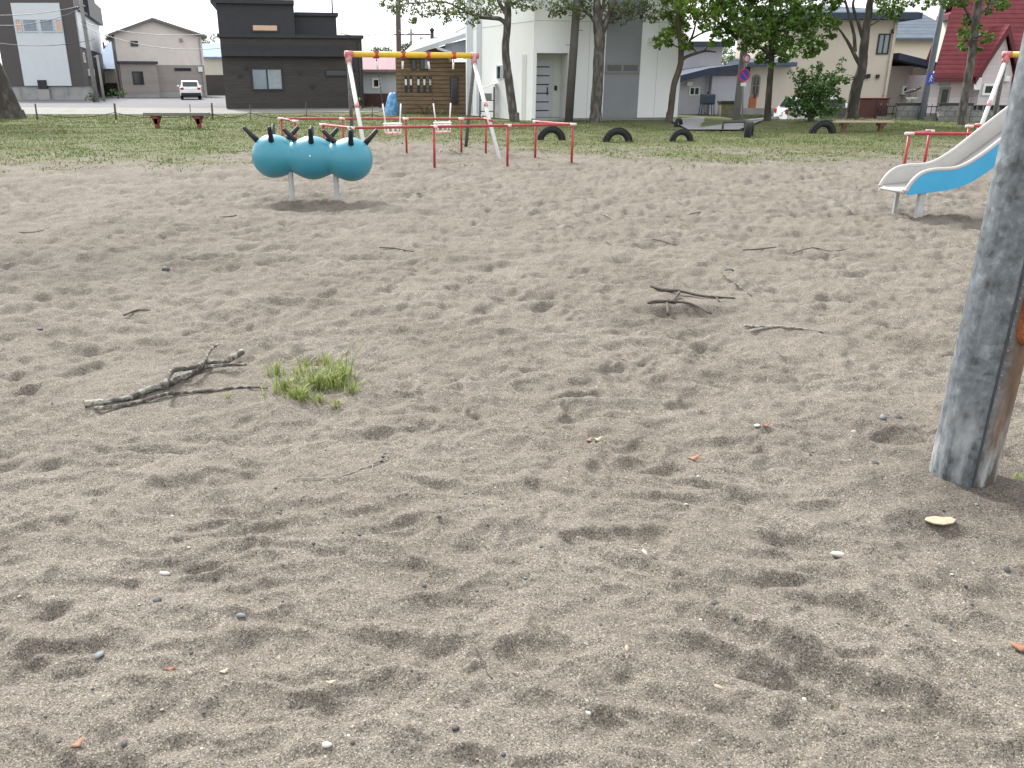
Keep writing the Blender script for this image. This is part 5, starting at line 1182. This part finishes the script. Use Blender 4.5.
# --- white rendered house
C0=(PX(532,35.2),35.2); Rr=(PX(677,36.4),36.4); Ll=(PX(466,41.5),41.5)
WB=Wall(C0,Rr); WA=Wall(Ll,C0); h=house('white_house','large white rendered house with recessed door and grey vertical panel',WB)
H=8.2; du0=WB.at(536,85)[0]; du1=WB.at(567.5,85)[0]; zd=WB.at(552,53)[1]
bk=WB.pt(WB.L,0,-8); bk2=WA.pt(0,0,-6)
nd=-.95
m=MB(); m.prism([WB.pt(0,0)[:2],WB.pt(du0,0)[:2],WB.pt(du0,0,nd)[:2],WB.pt(du1,0,nd)[:2],WB.pt(du1,0)[:2],WB.pt(WB.L,0)[:2],bk[:2],Vector((Ll[0],Ll[1]+4))[:2],Ll],-.2,H); m.build('wall',M['w_white'],h)
m=MB(); WB.box(m,du0-.002,du1+.002,zd,H-.01,nd,.003); m.build('wall',M['w_white'],h)
m=MB(); WB.box(m,du0+.003,du0+.02,0,zd-.003,nd,-.02); WB.box(m,du1-.02,du1-.003,0,zd-.003,nd,-.02); WB.box(m,du0+.02,du1-.02,0,zd-.003,nd,nd+.02); rec=m.build('recess_lining',M['w_recess'],h)
m=MB(); WB.box(m,du0-.1,du1+.1,-.1,.10,nd+.03,.25); m.build('door_step',M['conc'],h)
Wd=Wall(WB.pt(0,0,nd+.02),WB.pt(WB.L,0,nd+.02)); rc=Wd.rect(535.5,62,549.5,120); rc=(du0+.08,rc[1],.11,min(rc[3],zd-.15))
m=MB(); Wd.box(m,rc[0],rc[1],rc[2],rc[3],0,.06); dr=m.build('front_door',M['w_door'],h)
for k in range(6): m=MB(); z=rc[2]+(rc[3]-rc[2])*(k+.75)/6.3; Wd.box(m,rc[0]+.02,rc[1]-.04,z-.022,z+.022,.06,.066); m.build('door_groove',M['dkmetal'],dr)
m=MB(); Wd.box(m,rc[1],rc[1]+.10,rc[2],rc[3]+.08,0,.08); Wd.box(m,rc[0],rc[1],rc[3]+.002,rc[3]+.08,0,.08); m.build('door_frame',M['w_stripe'],dr)
m=MB(); Wd.box(m,rc[1]-.14,rc[1]-.10,rc[2]+.85,rc[2]+1.15,.066,.11); m.build('door_handle',M['dkmetal'],dr)
u,z=Wd.at(555.5,88); m=MB(); Wd.box(m,u-.05,u+.05,z-.09,z+.09,0,.05); m.build('intercom',M['car_dark'],h)
# grey strip with the window band
gz0=WB.at(620,119)[1]; g0=WB.at(603.5,95)[0]; g1=WB.at(638,95)[0]
m=MB(); WB.box(m,g0,g1,.10,H-.05,-.02,.03); m.build('grey_panel',M['w_grey'],h)
rc=WB.rect(605,63.5,638.5,73.5); m=MB(); WB.box(m,rc[0],rc[1],rc[2],rc[3],.03,.07); fr=m.build('band_window',M['w_frame'],h)
for k in (0,1): m=MB(); mid=(rc[0]+rc[1])/2; a0=(rc[0]+.07,mid+.05)[k]; a1=(mid-.05,rc[1]-.07)[k]; WB.box(m,a0,a1,rc[2]+.10,rc[3]-.06,.07,.08); m.build('pane',M['glass'],fr)
jz=WB.at(640,22)[1]
for Wq in (WB,WA): m=MB(); Wq.box(m,.02,Wq.L-.02,jz-.012,jz+.012,-.01,.006); m.build('wall_joint',mat('joint_grey',(.50,.53,.53),.7,.03,2),h)  # thin grey joint line along both walls
m=MB(); WB.box(m,-.02,WB.L+.02,-.1,.09,-.05,.018); m.build('plinth',M['w_frame'],h)
for x0,x1 in ((467.5,472.5),(477,481.5)): m=MB(); WA.box(m,WA.at(x0,70)[0],WA.at(x1,70)[0],.1,H-.05,-.02,.025); m.build('pale_strip',M['w_stripe'],h)
for x0,x1 in ((498,501.5),(504,508)): window(h,WA,WA.rect(x0,66.5,x1,78.5),M['w_stripe'],M['glass'],.05,1)
rc=WA.rect(522,54.5,526,120); m=MB(); WA.box(m,rc[0],rc[1],.05,rc[3],-.02,.012); m.build('slot_recess',M['w_recess'],h)
# storage rack leaning at its left wall
Y=38.2; x0,x1=PX(480,Y,.5),PX(494,Y,.5); t=thing('storage_rack','dark framed storage rack with slanted white top by the white house','rack',((x0+x1)/2,Y,0))
zt=P(487,87,Y).z
m=MB()
for x in (x0,x1):
    for y in (Y-.25,Y+.25): m.box(x-.025,x+.025,y-.025,y+.025,-.05,zt)
m.build('frame',M['dkmetal'],t)
for z in (.25,.7): m=MB(); m.box(x0,x1,Y-.24,Y+.24,z,z+.03); m.build('shelf',M['dkmetal'],t)
m=MB(); m.extrude([(x0-.05,Y-.32,zt-.12),(x1+.08,Y-.32,zt+.12),(x1+.08,Y-.32,zt+.16),(x0-.05,Y-.32,zt-.08)],(0,.64,0)); m.build('top_board',M['pot'],t)
m=MB(); m.box(x0+.08,x1-.1,Y-.2,Y+.15,.732,1.0); m.build('stored_box',M['w_frame'],t)
m=MB(); m.lathe([(.09,0),(.10,.30),(.06,.36),(.001,.37)],(x0+.22,Y-.05,.283),n=14); m.build('white_canister',M['pot'],t)

# --- lavender-grey low house with tank
Yg=42.5; W=Wall(gpt(672,Yg),gpt(746,Yg)); h=house('lavender_house','low lavender-grey house with navy roof edge and oil tank',W)
pk=[(672,79.5),(680,77),(706,70.5),(733,67),(746,69.5)]
top=[W.at(x,y) for x,y in pk]
m=MB(); m.extrude([W.pt(0,-.2),W.pt(W.L,-.2)]+[W.pt(min(u,W.L),z-.02) for u,z in top[::-1]],-W.n*6); m.build('wall',M['g_wall'],h)
m=MB(); u7=W.at(709.5,90)[0]; W.box(m,u7,W.L-.1,-.1,W.at(720,73)[1]-.15,-.02,.35); m.build('wall',M['g_wall'],h)
m=MB(); m.extrude([W.pt(u,z-.20,.65) for u,z in top]+[W.pt(u,z+.10,.65) for u,z in top[::-1]],-W.n*7); m.build('roof',M['g_roof'],h)
window(h,W,W.rect(690.3,88,698.5,94.3),M['pot'],M['glass'],.05,2)
u,z=W.at(689,84); m=MB(); W.box(m,u-.13,u+.13,z-.1,z+.1,0,.22); m.build('wall_lamp',M['pot'],h,bevel=.02)
uz=W.at(716,47); m=MB(); bW=Wall(gpt(672,48.5),gpt(717,48.5)); zt=bW.at(700,46.5)[1]; bW.box(m,-3,bW.L,1,zt,-5,0); up=m.build('upper_storey',M['g_wall'],h)
m=MB(); bW.box(m,-3.2,bW.L+.5,zt+.003,zt+.24,-5.4,.5); m.build('upper_roof',M['g_roof'],up)
Yt=41.3; x0,x1=PX(701.5,Yt,1),PX(715,Yt,1); z0,z1=P(708,104.5,Yt).z,P(708,94,Yt).z
t=thing('oil_tank','navy oil tank on thin legs against the lavender wall','oil tank',((x0+x1)/2,Yt,0)); m=MB(); m.box(x0,x1,Yt-.24,Yt+.24,z0,z1); m.build('tank_body',M['tank'],t,bevel=.06)
for x,s in ((x0+.06,-1),(x1-.06,1)):
    for y in (Yt-.2,Yt+.2): m=MB(); m.tube([(x,y,z0+.02),(x+s*.07,y,-.05)],.022,n=6); m.build('leg',M['tank'],t)
m=MB(); m.tube([((x0+x1)/2,Yt,z1-.02),((x0+x1)/2,Yt,z1+.12)],.05,n=10); m.build('filler_cap',M['dkmetal'],t)
Yt=40.0; x0,x1=PX(719,Yt,.5),PX(735,Yt,.5); zt=P(727,103.5,Yt).z
t=thing('garden_box','olive wooden box under a dark lid beside the path','storage box',((x0+x1)/2,Yt,0)); m=MB(); m.box(x0+.05,x1-.05,Yt-.25,Yt+.3,-.05,zt-.003); m.build('box_body',mat('olive_wood',(.15,.14,.085),.85,.2,5),t); m=MB(); m.box(x0,x1,Yt-.32,Yt+.36,zt,zt+.12); m.build('lid',M['car_dark'],t,bevel=.02)

# --- large beige house
Yh=43.0; W=Wall(gpt(783,Yh),gpt(884,Yh)); h=house('beige_house','large beige stucco house with a low arched-window wing',W)
zt=W.at(860,20)[1]
m=MB(); W.box(m,0,W.L,-.2,zt,-9,0); m.build('wall',M['h_beige'],h)
m=MB(); W.box(m,-.5,W.L+.75,zt+.003,zt+.28,-9.6,.7); rf=m.build('roof',M['g_roof'],h)
m=MB(); a=[W.pt(-.4,zt+.284,.6),W.pt(W.L+.6,zt+.284,.6),W.pt(W.L-2,zt+1.0,-4.5),W.pt(1.5,zt+1.0,-4.5),W.pt(-.4,zt+.284,-9.5),W.pt(W.L+.6,zt+.284,-9.5)]; m.add(a,[(0,1,2,3),(3,2,5,4),(0,3,4),(1,5,2)]); m.build('roof_slope',M['i_roof'],h)
window(h,W,W.rect(878.5,35,888,53),M['dkmetal'],M['glass_pale'],.06,2)
for px,py in ((866,76.5),(868.5,76),(877.5,76.5),(893,31.5)):
    u,z=W.at(px,py); m=MB(); W.box(m,u-.09,u+.05,z-.09,z+.09,0,.12); m.build('vent_hood',M['dkmetal'],h)
Wl=Wall(gpt(744,42.2),gpt(786,42.2)); zl=Wl.at(765,67)[1]
m=MB(); Wl.box(m,0,Wl.L,-.2,zl,-2.6,0); wg=m.build('wing',M['h_beige'],h)
m=MB(); m.extrude([Wl.pt(-.3,zl+.004,.7),Wl.pt(-.3,zl+.20,.7),Wl.pt(-.3,zl+.42,-1.3),Wl.pt(-.3,zl+.2,-2.8),Wl.pt(-.3,zl+.004,-2.8)],Wl.d*(Wl.L+.3)); m.build('wing_roof',M['i_roof'],wg)
# arched window
u0,u1,z0,z1=Wl.rect(751.5,74.5,759.5,97)
def arch(u0,u1,z0,z1,d,g=0):
    c=(u0+u1)/2; r=(u1-u0)/2-g; o=[Wl.pt(c-r,z0+g,d),Wl.pt(c+r,z0+g,d)]+[Wl.pt(c+r*math.cos(k*math.pi/10),z1-r-g+r*math.sin(k*math.pi/10),d) for k in range(11)]; return o
m=MB(); m.extrude(arch(u0,u1,z0,z1,.05),-Wl.n*.07); aw=m.build('arched_window',M['w_frame'],wg)
m=MB(); m.extrude(arch(u0,u1,z0,z1,.06,.06),-Wl.n*.03); m.build('pane',M['glass'],aw)
m=MB(); uc=(u0+u1)/2; Wl.box(m,uc-.015,uc+.015,z0+.05,z1-.1,.06,.07); Wl.box(m,u0+.05,u1-.05,z0+.5,z0+.53,.06,.07); Wl.box(m,u0+.05,u1-.05,z0+.9,z0+.93,.06,.07); m.build('glazing_bar',M['w_frame'],aw)
rc=Wl.rect(748.5,99,755.5,113); m=MB(); Wl.box(m,rc[0],rc[1],.1,rc[3]+.1,-.02,.05); dr=m.build('side_door',M['orange_door'],wg); m=MB(); Wl.box(m,rc[1]-.12,rc[1]-.06,.75,.95,.05,.10); m.build('door_handle',M['dkmetal'],dr)
m=MB(); Wl.box(m,-.1,Wl.L,-.1,.28,-.05,.12); m.build('plinth',M['conc'],wg)
# lean-to entrance on the right
We=Wall(gpt(884.5,44.2),gpt(924,44.2)); ze=We.at(905,66)[1]; us=We.at(909,95)[0]
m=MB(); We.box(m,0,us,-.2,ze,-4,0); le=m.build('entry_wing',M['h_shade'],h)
m=MB(); We.box(m,us+.004,We.L,-.2,ze-.05,-4,.0); m.build('entry_wall',M['h_cream'],le)
m=MB(); m.extrude([We.pt(-.15,We.at(884,60)[1],.9),We.pt(We.L+.25,We.at(927,69)[1]-.1,.9),We.pt(We.L+.25,We.at(927,69)[1]+.18,.9),We.pt(-.15,We.at(884,60)[1]+.30,.9)],-We.n*5); m.build('entry_roof',M['g_roof'],le)
u,z=We.at(903.5,90); m=MB(); We.box(m,u-.18,u+.22,z-.22,z+.2,0,.3); ac=m.build('air_conditioner',M['pot'],le,bevel=.02); m=MB(); disc(m,We.pt(u,z,.30),.12,.008,tilt=We.n); m.build('fan_grille',M['dkmetal'],ac)

# --- cream house with slate roof behind
h,W=low_house('cream house with a slate blue ribbed roof behind the beige house',880,950,58,40.5,14,0,M['h_cream'],M['i_roof'])

# --- pink house with big red roof
Yp=41.5; W=Wall(gpt(926,Yp),(PX(926,Yp)+11.5,Yp-.2)); h=house('pink_house','pink lap-sided house with a steep red metal roof and gabled dormer wing',W)
ze=W.at(945,75)[1]; zr=ze+5.2
m=MB(); W.box(m,0,W.L,-.2,ze,-7,0); m.build('wall',M['j_wall'],h)
e0,e1=W.pt(-.25,ze-.1,.55),W.pt(W.L+.4,ze-.1,.55); t0,t1=W.pt(1.75,zr,-2.3),W.pt(W.L+.4,zr,-2.3); up_=Vector((0,0,.12))
m=MB(); m.add([e0,e1,t1,t0,e0+up_,e1+up_,t1+up_,t0+up_],[(4,5,6,7),(0,3,2,1),(0,1,5,4),(2,3,7,6),(0,4,7,3),(1,2,6,5)]); m.build('roof',M['j_roof'],h)
m=MB(); bk0,bk1=W.pt(2.9,ze-.1,-7.4),W.pt(W.L+.4,ze-.1,-7.4); m.add([t0+up_,t1+up_,bk1,bk0],[(0,1,2,3)]); m.build('rear_roof',M['j_roof'],h)
m=MB(); W.box(m,-.27,W.L+.42,ze-.30,ze-.102,.45,.58); m.build('fascia',M['j_trim'],h)
# gable end wall rising behind on the left with its own red eave
gl=Wall(gpt(934,45.5),gpt(951,45.5)); zg=gl.at(942,20)[1]; m=MB(); gl.box(m,0,gl.L+3,0,zg,-.8,0); gw=m.build('rear_wall',M['h_cream'],h)
m=MB(); m.extrude([gl.pt(-.35,zg-.02,.5),gl.pt(gl.L+.4,zg-.02,.5),gl.pt(gl.L+.4,zg+.22,.5),gl.pt(-.35,zg+.22,.5)],-gl.n*1.2); m.build('rear_eave',M['j_trim'],gw)
m=MB(); m.extrude([gl.pt(-.3,zg+.225,.45),gl.pt(gl.L+4,zg+.225,.45),gl.pt(gl.L+4,zg+3.2,.45),gl.pt(gl.L+2.2,zg+2.0,.45)],-gl.n*1.1); m.build('rear_upper_roof',M['j_roof'],gw)
# wall gable, nearly flush with the eave
Wo=Wall(W.pt(0,0,.62),W.pt(W.L,0,.62)); uL=Wo.at(976,80)[0]; uA,za=Wo.at(1005.5,35); zlow=Wo.at(977,77)[1]; uR_=2*uA-uL; Wg=Wo
m=MB(); m.extrude([Wg.pt(uL+.25,-.2),Wg.pt(uR_-.25,-.2),Wg.pt(uR_-.25,zlow+.1),Wg.pt(uA,za-.03),Wg.pt(uL+.25,zlow+.1)],-Wg.n*2.4); dw=m.build('gable_wing',M['j_wall'],h)
m=MB()
for s,ue in ((-1,uL-.1),(1,uR_+.1)):
    a=Wg.pt(ue,zlow-.30,.22); b_=Wg.pt(uA,za+.02,.22); m.extrude([a,b_,b_+Vector((0,0,.36)),a+Vector((0,0,.30))],-Wg.n*.14)
m.build('verge_board',M['j_trim'],dw)
m=MB()
for s,ue in ((-1,uL-.1),(1,uR_+.1)):
    a=Wg.pt(ue,zlow+.005,.20); b_=Wg.pt(uA,za+.385,.20); m.extrude([a,b_,b_+Vector((0,0,.05)),a+Vector((0,0,.05))],-Wg.n*2.0)
m.build('wing_roof',M['j_roof'],dw)
m=MB(); Wg.box(m,uL+.02,uL+.24,zlow-.55,zlow-.02,-.1,.06); m.build('corner_trim',M['sign_white'],dw)
window(dw,Wg,Wg.rect(984.5,86,994,93),M['sign_white'],M['glass'],.10,1)
rc=W.rect(938.5,87,949,107); m=MB(); W.box(m,rc[0],rc[1],.15,rc[3],-.02,.05); dr=m.build('entrance_door',M['w_frame'],h); rc2=W.rect(939.5,77.5,950,85.5); m=MB(); W.box(m,rc2[0],rc2[1],rc[3]+.05,rc2[3],-.02,.04); m.build('transom_pane',M['glass_pale'],dr); m=MB(); W.box(m,rc[0]+.1,rc[1]-.1,.5,rc[3]-.1,.05,.056); m.build('pane',M['glass'],dr)
u,z=Wg.at(1005,79); m=MB(); Wg.box(m,u-.12,u+.12,z-.12,z+.12,0,.22); m.build('wall_lamp',M['pot'],dw,bevel=.03)

# --- downpipes, gutters, vents and panel joints that break up the plain walls
def downpipe(par,W,u,z0,z1,m_,d=.0,r=.045):
    m=MB(); m.tube([W.pt(u,z1,.02+d),W.pt(u,z1-.12,.09+d),W.pt(u,z0+.15,.09+d),W.pt(u+.1,z0+.02,.14+d)],r,n=8); p=m.build('downpipe',m_,par)
    for f in (.25,.6,.9): m=MB(); z=z0+(z1-z0)*f; W.box(m,u-.07,u+.07,z-.025,z+.025,.0+d,.14+d); m.build('pipe_clip',m_,p)
_h={o['label']:o for o in bpy.data.objects if o.type=='EMPTY' and 'label' in o}
def hh(s): return next(o for l,o in _h.items() if s in l)
Wc=Wall(gpt(122.5,86),gpt(207.5,89.2)); hc=hh('cream gabled house'); downpipe(hc,Wc,Wc.L-.25,0,5.4,M['c_taupe'],.05,.06)
u,z=Wc.at(181,40); m=MB(); Wc.box(m,u-.15,u+.15,z-.15,z+.15,0,.15); m.build('vent_hood',M['c_taupe'],hc)
Wk=Wall(gpt(226.5,49.5),gpt(364.5,51.2)); hk=hh('black-brown flat-roofed'); downpipe(hk,Wk,Wk.L-.18,.3,W.at(290,40)[1] if False else 3.6,M['d_navy'],0,.05)
for px,py in ((240,75),(300,72),(312,86),(352,62)):
    u,z=Wk.at(px,py); m=MB(); Wk.box(m,u-.09,u+.09,z-.09,z+.09,0,.10); m.build('vent_hood',M['d_navy'],hk)
for px in (247,290): 
    u,z=Wk.at(px,112); m=MB(); Wk.box(m,u-.25,u+.25,.05,.22,-.08,-.045); m.build('foundation_vent',M['dkmetal'],hk)
Wb=Wall(gpt(783,43),gpt(884,43)); hb=hh('large beige stucco'); downpipe(hb,Wb,Wb.L-.15,-.2,Wb.at(860,21)[1],M['h_beige'])
Wv=Wall(gpt(672,42.5),gpt(746,42.5)); hv=hh('low lavender-grey'); downpipe(hv,Wv,Wv.at(709,90)[0]-.12,0,Wv.at(709,74)[1],M['g_wall'],0,.04)
hw_=hh('large white rendered')
for px in (588,656):
    u=WB.at(px,80)[0]; m=MB(); WB.box(m,u-.008,u+.008,.1,jz-.02,-.01,.005); m.build('panel_joint',_mats['joint_grey'],hw_)
for px in (650,):
    u,z=WB.at(px,40); m=MB(); WB.box(m,u-.10,u+.10,z-.10,z+.10,0,.09); m.build('vent_hood',M['pot'],hw_)
Wt=Wall(gpt(8.5,75),gpt(87.5,75)); ht=hh('tall charcoal house')
for px in (20,45,68): u=Wt.at(px,93)[0]; m=MB(); Wt.box(m,u-.015,u+.015,.1,zf-.1 if False else 1.2,-.14,-.10); m.build('foundation_joint',M['w_frame'],ht)
# --- walls and iron fences along the lane
def bwall(label,x0,x1,yt,Y,holes=False,cap=False):
    W=Wall(gpt(x0,Y),gpt(x1,Y)); t=thing('block_wall',label,'wall',W.A+W.d*(W.L/2),'concrete block walls by the lane'); zt=W.at((x0+x1)/2,yt)[1]
    zb=zt-(.20 if holes else 0)
    m=MB(); W.box(m,0,W.L,-.2,zb,-.08,.08); m.build('blocks',M['block'],t)
    if holes:
        m=MB(); n=max(2,int(W.L/.4)); s=W.L/n
        for i in range(n):
            W.box(m,i*s,i*s+.05,zb+.003,zt,-.07,.07)
            W.box(m,i*s+.05,(i+1)*s,zt-.04,zt,-.07,.07)
            W.box(m,i*s+.05+s*.3,i*s+.05+s*.42,zb+.003,zt-.04,-.06,.06)
        m.build('pierced_course',M['block'],t)
        m=MB(); W.box(m,0,W.L,zb+.004,zt-.005,-.02,.0); m.build('course_back',M['dkmetal'],t)
    if cap: m=MB(); W.box(m,-.04,W.L+.04,zt+.003,zt+.07,-.12,.12); m.build('capping',M['dkmetal'],t)
    return t,W,zt
bwall('grey block wall between the shrub and the sparse tree',818,858,107.5,36.2)
bwall('grey block gate pier with dark capping below the white pots',895,916.5,104.8,34.6,cap=True)
bwall('plain part of the block wall between the pier fence and tree',937,968,104.8,34.4,cap=True)
bwall('pierced block wall behind the slide, before the pink house',968.4,1044,104.8,34.4,holes=True)
def iron(label,x0,x1,yt,Y):
    W=Wall(gpt(x0,Y),gpt(x1,Y)); t=thing('iron_fence',label,'fence',W.A+W.d*(W.L/2),'black iron fences by the lane'); zt=W.at((x0+x1)/2,yt)[1]
    m=MB(); W.box(m,0,W.L,-.2,.20,-.07,.07); m.build('kerb',M['block'],t)
    n=max(3,int(W.L/.19))
    for z in (.27,zt-.06): m=MB(); W.box(m,0.02,W.L-.02,z,z+.035,-.015,.015); m.build('rail',M['dkmetal'],t)
    for i in range(n): u=W.L*(i+.5)/n; m=MB(); m.tube([W.pt(u,.203),W.pt(u,zt+.06)],.014,n=6); m.build('bar',M['dkmetal'],t)
iron('black iron fence between the brown box and the gate pier',875.5,894.6,105,34.7)
iron('black iron fence between the gate pier and the blue-grey pole',917,936.6,105.5,34.6)
Y=35.0; W=Wall(gpt(857.5,Y),gpt(886,Y)); zt=W.at(872,99.2)[1]; t=thing('brown_shed_box','red-brown metal storage box beside the sparse tree','storage box',W.A+W.d*(W.L/2)); u=W.L*.58
m=MB(); W.box(m,0,W.L,-.1,zt,-.8,0); m.build('box_body',M['brown_box'],t,bevel=.015); m=MB(); W.box(m,-.03,W.L+.03,zt+.003,zt+.05,-.85,.04); m.build('lid',M['j_trim'],t,bevel=.01); m=MB(); W.box(m,u-.01,u+.01,.05,zt-.03,0,.012); m.build('door_seam',M['dkmetal'],t)
m=MB(); W.box(m,u+.07,u+.10,zt*.4,zt*.55,0,.04); m.build('handle',M['dkmetal'],t)
Yq=34.6
for px,lab in ((908.3,'left white flower pot on the block pier'),(914.2,'right white flower pot on the block pier')):
    zt=P(905.7,104.8,Yq).z+.073; x=PX(px,Yq,zt); t=thing('flower_pot',lab,'flower pot',(x,Yq,zt),'white pots on the pier'); m=MB(); m.lathe([(.001,0),(.065,0),(.092,.16),(.10,.165),(.10,.19),(.082,.19),(.078,.16),(.001,.155)],(x,Yq,zt),n=18); m.build('bowl',M['pot'],t)
    m=MB(); m.tube([(x,Yq,zt+.15),(x+.01,Yq,zt+.33)],.012,n=6); m.build('stem',M['bark_dk'],t)
q=P(912.5,90.5,Yq+.05); m=MB(); m.tube([q+Vector((-.30,0,-.08)),q+Vector((0,0,0)),q+Vector((.30,0,.12))],[.03,.075,.05],n=9,jit=.2); tag(m.build('driftwood',M['bark_log']),'brown driftwood piece balanced above the white pots','driftwood')

# ================================================================== cars
def car(name,label,loc,rz,L=4.3,Wd=1.75,Hh=1.55,suv=True):
    t=thing(name,label,'car',(0,0,0))
    # side profile, x = length (rear at -L/2), z = height
    lo=[(-L/2+.04,.32),(-L/2,.55),(-L/2+.02,.95),(-L/2+.16,1.02),(L/2-1.15,1.0),(L/2-.2,.84),(L/2,.62),(L/2-.03,.30)]
    m=MB(); nsec=[(-Wd/2,.94),(-Wd/2+.06,1.0),(Wd/2-.06,1.0),(Wd/2,.94)]; vs=[]; k=len(lo)
    for y,s in nsec: vs+=[(x*(.985 if s<1 else 1),y,.62+(z-.62)*s) for x,z in lo]
    m.add(vs,[(i*k+j,i*k+(j+1)%k,(i+1)*k+(j+1)%k,(i+1)*k+j) for i in range(3) for j in range(k)]+[tuple(range(k))[::-1],tuple(3*k+j for j in range(k))],0,False)
    m.build('body',M['car_white'],t,bevel=.04)
    hi=[(-L/2+.12,1.0),(-L/2+.38,Hh-.06),(-L/2+.65,Hh),(L/2-2.1,Hh),(L/2-1.75,Hh-.05),(L/2-1.0,1.0)]; m=MB(); vs=[]; k=len(hi)
    for y,s in ((-Wd/2+.04,0),(-Wd/2+.22,1),(Wd/2-.22,1),(Wd/2-.04,0)): vs+=[(x,y if z<1.1 else (y if s else y*.82),z-(0 if s else (.05 if z>1.2 else 0))) for x,z in hi]
    m.add(vs,[(i*k+j,i*k+(j+1)%k,(i+1)*k+(j+1)%k,(i+1)*k+j) for i in range(3) for j in range(k)]+[tuple(range(k))[::-1],tuple(3*k+j for j in range(k))])
    m.build('cabin',M['car_white'],t,bevel=.03)
    m=MB(); a,b_=Vector((-L/2+.135,0,1.06)),Vector((-L/2+.36,0,Hh-.12)); n=(b_-a).cross(Vector((0,1,0))).normalized()
    if n.x>0: n=-n
    m.obox((a+b_)/2+n*.02,(b_-a)*.5,(0,Wd/2-.27,0),n*.012); m.build('rear_window',M['glass'],t)
    m=MB(); a,b_=Vector((L/2-1.05,0,1.05)),Vector((L/2-1.70,0,Hh-.10)); n=Vector((.8,0,.9)).normalized(); m.obox((a+b_)/2+n*.03,(b_-a)*.5,(0,Wd/2-.27,0),n*.012); m.build('windscreen',M['glass'],t)
    for s in (-1,1):
        for x0,x1 in ((-L/2+.62,-L/2+1.45),(-L/2+1.52,L/2-1.5)):
            m=MB(); m.obox(((x0+x1)/2,s*(Wd/2-.095),1.22),((x1-x0)/2,0,0),(0,.012,-.006*s),(0,-s*.045,.16)); m.build('side_window',M['glass'],t)
        m=MB(); m.box(-L/2-.012,-L/2+.10,s*(Wd/2-.17)-.13,s*(Wd/2-.17)+.13,.80,.98); m.build('tail_light',M['lamp_red'],t,bevel=.02)
        m=MB(); m.box(L/2-.22,L/2-.04,s*(Wd/2-.22)-.16,s*(Wd/2-.22)+.16,.66,.80); m.build('headlight',M['glass_pale'],t,bevel=.02)
        m=MB(); m.box(L/2-1.35,L/2-1.2,s*(Wd/2+.08)-.09,s*(Wd/2+.08)+.09,1.02,1.15); m.build('mirror',M['car_white'],t,bevel=.02)
        for x in (-L/2+.82,L/2-.85):
            m=MB(); m.lathe([(.20,-.10),(.30,-.105),(.33,-.06),(.33,.06),(.30,.105),(.20,.10)],(x,s*(Wd/2-.12),.33),n=24,axis=(0,s,0)); wh=m.build('wheel',M['tyre'],t); m=MB(); m.lathe([(.001,.085),(.06,.095),(.19,.085),(.205,.06)],(x,s*(Wd/2-.12),.33),n=24,axis=(0,s,0)); m.build('rim',M['steel'],wh)
    m=MB(); m.box(-L/2-.03,-L/2+.2,-Wd/2+.05,Wd/2-.05,.30,.56); m.build('rear_bumper',M['car_dark'],t,bevel=.03)
    m=MB(); m.box(-L/2-.02,-L/2+.05,-.17,.17,.72,.88); m.build('number_plate',M['sign_white'],t)
    m=MB(); m.box(-L/2+1.0,L/2-1.0,-Wd/2+.1,Wd/2-.1,.22,.40); m.build('underbody',M['car_dark'],t)
    t.location=loc; t.rotation_euler=(0,0,rz); return t
Yv=74.5; car('parked_car','white car seen from behind, parked before the gabled house',(PX(183.5,Yv),Yv+2,.012),R(109),Hh=1.52,Wd=1.7)
Yv=38.6; car('parked_car','white car mostly hidden behind the big shrub',(PX(779,Yv)+2.0,Yv,-.62),R(3),L=4.0,Wd=1.6,Hh=1.5)

# ================================================================== far poles and wires
def rod(name,label,pts,Y,r,m_,cat,arms=()):
    q=[P(x,y,Y) for x,y in pts]; q[0].z=-.2; t=thing(name,label,cat,(q[0].x,Y,0)); m=MB(); m.tube(q,r,n=10); m.build('shaft',m_,t)
    for (x0,y0,x1,y1) in arms: m=MB(); m.tube([P(x0,y0,Y),P(x1,y1,Y)],.06,n=6); m.build('crossarm',M['galv'],t)
    return q[-1]
pa=rod('utility_pole','pale utility pole beside the tall charcoal house',[(96,95),(81,4),(80,-14)],68,[.17,.14,.12],M['pole_conc'],'pole',((77,8,85,6),))
pb=rod('utility_pole','thinner pale pole right behind the pale utility pole',[(103,92),(97,55)],70,[.11,.09],M['pole_conc'],'pole',((94,57,99,56.5),))
pc=rod('utility_pole','dark far utility pole left of the log house roof',[(399.5,96),(398,0),(397.5,-25)],70,[.21,.19,.17],M['pole_grey'],'pole',((394,34.5,432,34.5),(389,6,406,6)))
pd=rod('utility_pole','slim far pole on the horizon between dark pole and stovepipe',[(411,90),(411,29)],110,[.12,.10],M['pole_grey'],'pole',((408,33,414,33),))
def wire(label,a,b_,sag,r=.022):
    pts=[]
    for k in range(17):
        f=k/16; p=a.lerp(b_,f); p.z-=sag*4*f*(1-f); pts.append(p)
    m=MB(); m.tube(pts,r,n=5); tag(m.build('power_wire',M['dkmetal']),label,'wire','overhead wires')
wire('upper overhead wire across the tall charcoal house',P(-30,14,66),P(81,6,68),.3)
wire('middle overhead wire across the tall charcoal house',P(-30,22,66),P(81,9,68),.6)
wire('lower overhead wire across the tall charcoal house',P(-30,38,66),P(97,56,70)+Vector((0,0,1.2)),.5)
wire('wire from the pale pole over the gabled house to the black house',P(81,26,68),P(230,47,60),.7)
wire('higher wire from the pale pole past the gabled roof',P(81,22,68),P(226,32,62),.5)
wire('wire from the black house to the dark far pole',P(340,33,52),P(398,22,70),.5)
wire('thin wire from the dark far pole to the white house',P(398,30,70),P(466,27,42),.6,.015)
